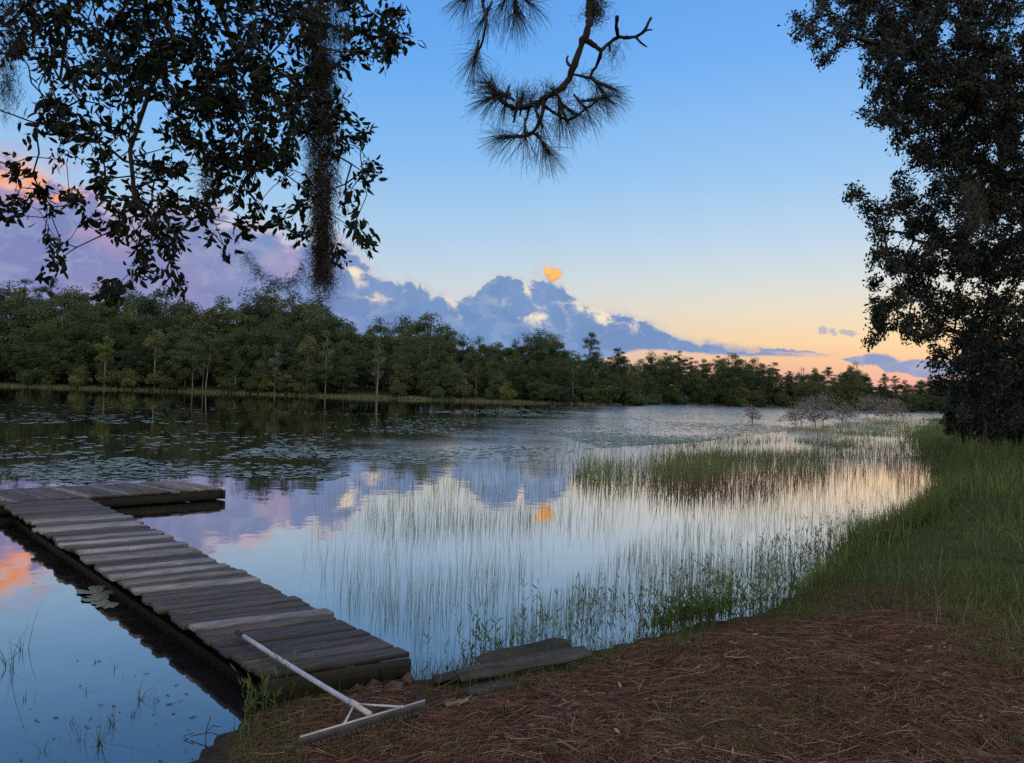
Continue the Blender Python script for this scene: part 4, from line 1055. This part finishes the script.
# pine straw
g = Geo()
p = in_poly([(380, 775), (420, 722), (500, 692), (640, 645), (850, 612), (1030, 606), (1110, 800), (200, 800), (240, 740), (270, 705), (340, 690), (420, 668)], 36000, rg)
w = on_plane(p[:, 0], p[:, 1], .4)
for _ in range(3): w = on_plane(p[:, 0], p[:, 1], ground(w[:, 0], w[:, 1]))
w = w[lake_dist(w[:, 0], w[:, 1]) > -.02+.35*rg.random(len(w))**2]; N = len(w)
flow = (fbm(w[:, 0]*.9, w[:, 1]*.9, 2)-.5)*9; a = flow+rg.normal(size=N)*.9
L = .07+.16*rg.random(N); K = 4; t = np.linspace(-.5, .5, K)
dd = np.stack([np.cos(a), np.sin(a), .10*rg.normal(size=N)], 1); cv = rg.normal(size=N)*.12
Pn = w[:, None]+dd[:, None]*(L[:, None]*t)[..., None]+np.stack([-np.sin(a), np.cos(a), 0*a], 1)[:, None]*((cv*L)[:, None]*(4*t*t))[..., None]
Pn[..., 2] = ground(Pn[..., 0], Pn[..., 1])+.004+.022*rg.random(N)[:, None]+(dd[:, None, 2]*L[:, None]*t)
sd = np.stack([-np.sin(a), np.cos(a), .8*rg.normal(size=N)], 1)
ribbons(g, Pn, np.full((N, K), .0010)*(.7+.8*rg.random((N, 1))), sd, rg.random(N)**2)
tag(g.obj('pine_straw', M['litter']), 'reddish brown fallen pine needles covering the bank', 'pine straw', kind='stuff')

g = Geo()
p = in_poly([(240, 763), (300, 700), (430, 690), (560, 665), (700, 630), (850, 610), (1024, 606), (1040, 775)], 1700, rg); w = on_plane(p[:, 0], p[:, 1], .3)
for _ in range(3): w = on_plane(p[:, 0], p[:, 1], ground(w[:, 0], w[:, 1]))
w = w[lake_dist(w[:, 0], w[:, 1]) > .1]; N = len(w); a = rg.random(N)*2*PI; L = .05+.18*rg.random(N)**2; K = 5; t = np.linspace(-.5, .5, K)
dd = np.stack([np.cos(a), np.sin(a), .12*rg.normal(size=N)], 1)
Pn = w[:, None]+dd[:, None]*(L[:, None]*t)[..., None]+np.stack([-np.sin(a), np.cos(a), 0*a], 1)[:, None]*((rg.normal(size=N)*.07*L)[:, None]*(4*t*t))[..., None]
Pn[..., 2] = ground(Pn[..., 0], Pn[..., 1])+.012+.03*rg.random(N)[:, None]+(dd[:, None, 2]*L[:, None]*t)
ribbons(g, Pn, np.full((N, K), .0010)*(.6+rg.random((N, 1))), rg.normal(size=(N, 3))+[0, 0, .5], rg.random(N))
p = in_poly([(330, 763), (430, 715), (700, 640), (1024, 612), (1040, 775)], 260, rg); w = on_plane(p[:, 0], p[:, 1], .3)
for _ in range(3): w = on_plane(p[:, 0], p[:, 1], ground(w[:, 0], w[:, 1]))
w[:, 2] += .012; N = len(w); leaves(g, w, rg.normal(size=(N, 3))*[1, 1, .25], .02+.045*rg.random(N), np.full(N, .010), rg.random(N)*.8, rg)
tag(g.obj('dry_litter', M['dry']), 'pale dry grass stems and small dead leaves scattered over the straw', 'litter', kind='stuff')

# ------------------------------------------------------------------ lily pads
def pads(g, W, r, tint, seg=8):
    N = len(W); a = np.linspace(.2, 2*PI-.2, seg); th = rg.random(N)*2*PI
    an = a[None]+th[:, None]
    V = np.stack([W[:, None, 0]+r[:, None]*np.cos(an), W[:, None, 1]+r[:, None]*np.sin(an), np.full((N, seg), .006)+rg.random((N, 1))*.006+.004*rg.normal(size=(N, seg))], -1)
    C = np.stack([W[:, 0], W[:, 1], np.full(N, .008)], 1)[:, None]
    V = np.concatenate([C, V], 1)
    b = (np.arange(N)*(seg+1))[:, None]; k = np.arange(1, seg)
    f = np.stack([b+0*k, b+k, b+k+1], -1).reshape(-1, 3)
    g.add(V.reshape(-1, 3), f, np.repeat(tint, seg+1))
g = Geo()
for poly, n, cl, cs, r0 in [([(300, 436), (360, 420), (480, 412), (640, 420), (660, 440), (560, 462), (430, 470), (330, 472), (230, 476), (200, 462)], 7500, 2.6, .22, .13), ([(-20, 470), (120, 452), (300, 446), (420, 455), (330, 480), (200, 476), (60, 486)], 1700, 3., .3, .11),
                            ([(-20, 440), (300, 425), (420, 430), (300, 446), (-20, 460)], 500, 2.6, .18, .15), ([(-20, 404), (330, 406), (420, 416), (330, 424), (-20, 424)], 700, 3., .09, .2),
                            ([(540, 430), (660, 409), (860, 413), (830, 425), (700, 442), (600, 448)], 16000, 1., .12, .15), ([(420, 412), (560, 406), (800, 412), (640, 420)], 3600, 1.2, .07, .26)]:
    W = scatter(poly, n, rg, False, cl, cs); pads(g, W, r0*(.35+.85*rg.random(len(W))**1.7), np.clip(rg.random(len(W))**1.5+(.5 if poly[0][0] >= 420 else 0), 0, 1))
tag(g.obj('lily_pad_mat', M['pad']), 'mat of floating lily pads spread over the middle of the lake', 'lily pads', kind='stuff')
PADS = [(97, 588, 'smallest lily pad of the row in the shade beside the dock'), (102, 594, 'lily pad second from the far end of the row beside the dock'), (95, 599, 'lily pad at the open water side of the row beside the dock'), (100, 603, 'pale lily pad low in the row beside the dock'), (107, 606, 'nearest large pale lily pad beside the dock'), (90, 592, 'lily pad nearest the open lake in the row beside the dock')]
for k, (px, py, lb) in enumerate(PADS):
    g = Geo(); w = on_plane(np.array([px]), np.array([py]), 0.); c = w[0]
    pads(g, np.array([c]), np.array([.075+.02*(k % 3)]), np.array([.75]), 20)
    tag(g.obj('lily_pad', M['pad'], None, (c[0], c[1], 0)), lb, 'lily pad', 'lily pads beside the dock')

# ------------------------------------------------------------------ sprigs in the open water at the lower left
SPR = [(10, 668, 3, .40, 'tall arching grass sprig in the water at the left edge'), (20, 650, 2, .30, 'second tall thin grass sprig by the left edge'), (100, 662, 2, .10, None), (113, 668, 1, .10, None), (122, 676, 1, .09, None), (85, 692, 2, .10, None),
       (138, 700, 4, .22, 'bushiest green sprig in the open water left of the dock'), (114, 724, 3, .12, None), (158, 700, 3, .14, 'leaning forked sprig in the water nearest the dock'), (70, 724, 2, .12, None), (79, 742, 3, .13, None), (98, 744, 5, .16, 'thick dark green sprig low in the open water left'), (45, 752, 2, .12, None), (63, 764, 2, .09, None), (103, 764, 2, .1, None), (133, 716, 3, .08, None), (25, 700, 1, .1, None)]
for px, py, n, h, lb in SPR:
    g = Geo(); c = on_plane(px, py, 0.); B = np.repeat(c[None], n, 0)+rg.normal(size=(n, 3))*[.015, .015, 0]; B[:, 2] = -.15
    blades(g, B, np.full(n, h+.15)*(.75+.4*rg.random(n)), rg.random(n)*2*PI, .35*rg.normal(size=n), np.full(n, .0024), rg.random(n), 6)
    B2 = np.repeat(c[None], n*2, 0)+rg.normal(size=(n*2, 3))*[.012, .012, 0]; B2[:, 2] = -.03
    blades(g, B2, .03+h*(.2+.4*rg.random(n*2)), rg.random(n*2)*2*PI, .7*rg.normal(size=n*2), np.full(n*2, .0032), rg.random(n*2)*.5, 5)
    tag(g.obj('water_sprig', M['shore_weed'], None, (c[0], c[1], 0)), lb or 'small weed sprig sticking out of the open water left of the dock', 'weed', 'weed sprigs in the open water left of the dock')
g = Geo(); p = in_poly([(10, 690), (90, 650), (215, 700), (215, 750), (150, 775), (10, 775)], 60, rg); w = on_plane(p[:, 0], p[:, 1], 0.); w[:, 2] = .003
a = rg.normal(size=60)*.6; dd = np.stack([np.cos(a), np.sin(a), .05+0*a], 1); L = .012+.05*rg.random(60)**2
leaves(g, w, dd, L, np.minimum(L*.16, .004), rg.random(60)*.4, rg, 0.)
tag(g.obj('floating_bits', M['rush']), 'dark bits of leaf and twig floating on the water left of the dock', 'debris', kind='stuff')
# bent dead twig by the bank
g = Geo(); c = on_plane(206, 740, 0.)
for pts in ([(0, 0, -.1), (-.01, .02, .08), (.02, .04, .2)], [(-.15, .02, .02), (-.05, .01, .05), (.05, 0, .07), (.13, .02, .03)], [(0, .01, .07), (.05, .04, .12), (.11, .05, .1)], [(-.17, .0, .0), (-.22, .02, .02), (-.12, .02, .05)]):
    tube(g, np.array(pts)*.6+c, .0025, 6)
tag(g.obj('dead_twig', M['bark'], None, (c[0], c[1], 0)), 'forked dark dead twig in the water at the foot of the bank', 'twig')

# ------------------------------------------------------------------ sky
w = bpy.data.worlds.new('World'); SC.world = w; w.use_nodes = True
t = NT(w.node_tree); bg = t.n['Background']
tc = t.new('ShaderNodeTexCoord').outputs['Generated']
sp = t.new('ShaderNodeSeparateXYZ'); t.put(sp.inputs[0], tc)
x, y, z = sp.outputs
az = t.math('ARCTAN2', x, y)
el = t.math('ARCSINE', t.math('MINIMUM', t.math('MAXIMUM', z, -.999), .999))
ELM = 1.0
def skyramp(stops): return t.ramp(t.math('DIVIDE', el, ELM), [(e, lin(c)) for e, c in stops])
warm = skyramp([(0, (212, 156, 168)), (.025, (222, 168, 164)), (.048, (236, 190, 156)), (.075, (242, 210, 168)), (.11, (232, 219, 196)), (.15, (212, 220, 220)), (.20, (188, 213, 234)), (.28, (154, 199, 240)), (.42, (114, 175, 242)), (.6, (84, 150, 231)), (1, (60, 115, 195))])
cool = skyramp([(0, (190, 178, 190)), (.08, (204, 202, 202)), (.14, (200, 214, 224)), (.2, (174, 205, 233)), (.30, (134, 188, 240)), (.42, (103, 169, 240)), (.6, (80, 147, 228)), (1, (58, 112, 190))])
wf = t.math('MULTIPLY', t.sstep(az, -.25, .38), t.sstep(az, 2.2, 1.0))
sky = t.mix(wf, cool, warm)
# cloud noise in the direction of view
st = t.new('ShaderNodeVectorMath', operation='MULTIPLY'); t.put(st.inputs[0], tc); st.inputs[1].default_value = (1, 1, 1.35)
dirv = st.outputs[0]
def spread(n, lo=.3, hi=.7): return t.sstep(n, lo, hi)
nA_ = spread(t.noise(dirv, 12., 7, .6, .4)); nB_ = spread(t.noise(dirv, 36., 6, .6, .5)); nC = t.noise(dirv, 4.2, 4, .5)
def curve(stops):
    """value over azimuth: stops are (px, el)"""
    n = t.new('ShaderNodeFloatCurve'); cm = n.mapping.curves[0]
    lo, hi = -1.4, 1.4
    pts = [((a-lo)/(hi-lo), v) for a, v in stops]
    cm.points[0].location = pts[0]; cm.points[1].location = pts[-1]
    for p in pts[1:-1]: cm.points.new(*p)
    for p in cm.points: p.handle_type = 'VECTOR'
    n.mapping.update(); t.put(n.inputs['Value'], t.math('DIVIDE', t.math('SUBTRACT', az, lo), hi-lo, clamp=True))
    return n.outputs[0]
TOP = [(0, 148), (60, 165), (130, 180), (200, 195), (270, 215), (330, 238), (365, 246), (395, 262), (425, 274), (450, 282), (475, 280), (495, 270), (520, 275), (540, 274), (560, 282), (575, 298), (600, 303), (640, 316), (680, 331), (740, 345), (800, 351), (845, 354)]
BOT = [(560, 372), (600, 360), (640, 352), (680, 353), (740, 357), (800, 358), (850, 357)]
tp = [(azel(px, py)[0], azel(px, py)[1]) for px, py in TOP]
tp = [(-1.4, .30), (-1.0, .30)]+tp+[(tp[-1][0]+.02, 0.0), (1.4, 0)]
bt = [(azel(px, py)[0], azel(px, py)[1]) for px, py in BOT]
bt = [(-1.4, 0), (-.2, 0), (azel(535, 380)[0], 0)]+bt+[(bt[-1][0]+.02, .06), (1.4, .06)]
top = curve(tp); bot = curve(bt)
amp = t.sstep(az, -.15, .36, .060, .014)
disp = t.math('MULTIPLY', t.math('SUBTRACT', t.math('ADD', t.math('MULTIPLY', nA_, .75), t.math('MULTIPLY', nB_, .25)), .5), amp)
e2 = t.math('ADD', el, disp)
soft = t.sstep(az, -.5, .1, .035, .013)
dens = t.math('MULTIPLY', t.sstep(t.math('SUBTRACT', top, e2), 0., soft), t.sstep(t.math('SUBTRACT', el, t.math('SUBTRACT', bot, t.math('MULTIPLY', disp, .25))), -.001, .004))
# second thin bank at right
def streak(px0, px1, py, th, bump=.004):
    a0, e0 = azel(px0, py); a1, e1 = azel(px1, py); c = (a0+a1)/2; hw = (a1-a0)/2
    u = t.math('DIVIDE', t.math('SUBTRACT', az, c), hw); prof = t.math('SUBTRACT', 1., t.math('MULTIPLY', u, u))
    ec = t.math('ADD', t.math('MULTIPLY', u, (e1-e0)/2), (e0+e1)/2)
    dd = t.math('ABSOLUTE', t.math('SUBTRACT', t.math('ADD', el, t.math('MULTIPLY', disp, 1.)), ec))
    return t.sstep(t.math('SUBTRACT', t.math('MULTIPLY', prof, th), dd), 0., .0035)
st2 = t.math('MAXIMUM', t.math('MAXIMUM', streak(838, 905, 361, .009, .004), streak(868, 1000, 367, .010, .004)), streak(690, 850, 353, .004)); st5 = streak(590, 640, 372, .006)
dens = t.math('MAXIMUM', dens, t.math('MAXIMUM', st2, st5))
def patch(px, py, rx, ry, rot, edge=1.5, nz=nB_, namp=1.5):
    """soft noisy ellipse; radii in pixels of the view"""
    a, e = azel(px, py)
    cb = t.new('ShaderNodeCombineXYZ'); t.put(cb.inputs[0], t.math('SUBTRACT', az, a)); t.put(cb.inputs[1], t.math('SUBTRACT', el, e))
    mp = t.new('ShaderNodeMapping', vector_type='TEXTURE'); t.put(mp.inputs[0], cb.outputs[0])
    mp.inputs['Rotation'].default_value = (0, 0, rot); mp.inputs['Scale'].default_value = (rx/F, ry/F, 1)
    ln = t.new('ShaderNodeVectorMath', operation='LENGTH'); t.put(ln.inputs[0], mp.outputs[0])
    v = t.math('ADD', t.math('SUBTRACT', 1., ln.outputs[1]), t.math('MULTIPLY', t.math('SUBTRACT', nz, .5), namp))
    return t.sstep(v, 0., edge)
dens = t.math('MAXIMUM', dens, patch(550, 296, 15, 30, .1, .5, nB_, .8))
dens = t.math('MAXIMUM', dens, t.math('MULTIPLY', t.math('MAXIMUM', patch(822, 329, 11, 3.5, -.35, .6, nB_, 2.), patch(848, 333, 7, 2.5, -.3, .6, nB_, 2.)), .6))
# cloud colours
low = t.sstep(el, .26, .06)
cc = t.mix(t.sstep(az, -.62, -.12), lin((132, 140, 190)), lin((136, 162, 202)))
cc = t.mix(t.math('MULTIPLY', low, .8), cc, t.mix(t.sstep(az, -.5, .0), lin((112, 124, 182)), lin((102, 142, 194))))
cc = t.mix(t.math('MULTIPLY', t.sstep(nC, .42, .62), t.sstep(az, -.15, -.45)), cc, t.mix(.2, cc, lin((205, 170, 190))))
cc = t.mix(t.math('MULTIPLY', t.sstep(nA_, .6, .1), .25), cc, lin((92, 122, 176)))
cc = t.mix(t.math('MULTIPLY', t.sstep(nB_, .4, 1.), .32), cc, lin((168, 182, 210)))
gap = None
for a in [(443, 291, 34, 9, -.75), (532, 313, 32, 10, -.25), (604, 317, 44, 11, -.35), (375, 299, 16, 6, -.05), (352, 272, 22, 9, -.5), (527, 290, 5, 15, .4)]:
    p = patch(*a); gap = p if gap is None else t.math('MAXIMUM', gap, p)
cream = t.mix(t.sstep(nB_, .4, .65), lin((222, 210, 198)), lin((250, 234, 204)))
pink = None
for a in [(25, 182, 50, 22, .3), (200, 198, 70, 28, -.1), (278, 222, 45, 22, -.3), (120, 240, 70, 16, 0), (300, 262, 40, 14, -.3), (505, 275, 18, 9, 0)]:
    p = patch(*a, edge=1.3, nz=nA_, namp=2.2); pink = p if pink is None else t.math('MAXIMUM', pink, p)
cc = t.mix(t.math('MULTIPLY', pink, .42), cc, lin((205, 164, 188)))
hot = None
for a in [(22, 180, 34, 15, .2), (72, 196, 20, 8, 0), (274, 226, 26, 11, -.3), (214, 199, 28, 9, 0)]:
    p = patch(*a, edge=.8, nz=nB_, namp=1.6); hot = p if hot is None else t.math('MAXIMUM', hot, p)
cc = t.mix(t.math('MULTIPLY', hot, .95), cc, lin((254, 166, 112)))
rim = t.math('MULTIPLY', t.math('MULTIPLY', dens, t.math('SUBTRACT', 1., dens)), 2.6)
cc = t.mix(t.math('MULTIPLY', rim, t.math('MULTIPLY', t.sstep(el, .05, .09), t.sstep(az, .33, .24))), cc, t.mix(t.sstep(az, -.35, -.1), lin((226, 190, 196)), lin((240, 224, 206))))
cc = t.mix(t.math('MULTIPLY', gap, .92), cc, cream)
sky = t.mix(dens, sky, cc)
puff = patch(553, 275, 14, 10, 0, .7, nB_, .75)
sky = t.mix(puff, sky, t.mix(t.sstep(nB_, .2, .9), lin((238, 150, 84)), lin((255, 200, 110))))
ns = t.new('ShaderNodeTexSky', sky_type='NISHITA'); ns.sun_disc = False
ns.sun_elevation = math.radians(2.0); ns.sun_rotation = math.radians(33)
nm = t.new('ShaderNodeVectorMath', operation='SCALE'); t.put(nm.inputs[0], ns.outputs[0]); nm.inputs['Scale'].default_value = .005
fin = t.mix(1., sky, nm.outputs[0], 'ADD')
# out-of-view sky overhead and behind, brightened as added fill for ground and trees
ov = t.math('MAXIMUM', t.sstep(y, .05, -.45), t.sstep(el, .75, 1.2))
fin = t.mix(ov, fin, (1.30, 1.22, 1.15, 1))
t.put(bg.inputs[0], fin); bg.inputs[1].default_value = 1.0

# the sun has all but set behind the trees at the right
sl = bpy.data.lights.new('sun', 'SUN'); sl.energy = .12; sl.angle = math.radians(4); sl.color = (1, .72, .45)
so = bpy.data.objects.new('sun', sl); COL.objects.link(so)
sd = Vector((math.sin(math.radians(33))*math.cos(math.radians(3)), math.cos(math.radians(33))*math.cos(math.radians(3)), math.sin(math.radians(3))))
so.rotation_euler = sd.to_track_quat('Z', 'Y').to_euler()

# ------------------------------------------------------------------ camera and render
cd = bpy.data.cameras.new('camera'); co = bpy.data.objects.new('camera', cd); COL.objects.link(co)
cd.sensor_width = 36; cd.lens = 36*F/1024; cd.clip_start = .05; cd.clip_end = 3000
mw = Matrix(((RT[0], UP[0], -FW[0], 0), (RT[1], UP[1], -FW[1], 0), (RT[2], UP[2], -FW[2], H), (0, 0, 0, 1)))
co.matrix_world = mw
SC.camera = co
SC.view_settings.view_transform = 'Standard'; SC.view_settings.look = 'None'
SC.view_settings.exposure = 0; SC.view_settings.gamma = 1; SC.view_settings.use_curve_mapping = False
SC.render.engine = 'CYCLES'
cy = SC.cycles
cy.max_bounces = 5; cy.diffuse_bounces = 2; cy.glossy_bounces = 3; cy.transmission_bounces = 3; cy.transparent_max_bounces = 4
cy.caustics_reflective = False; cy.caustics_refractive = False
cy.use_denoising = False
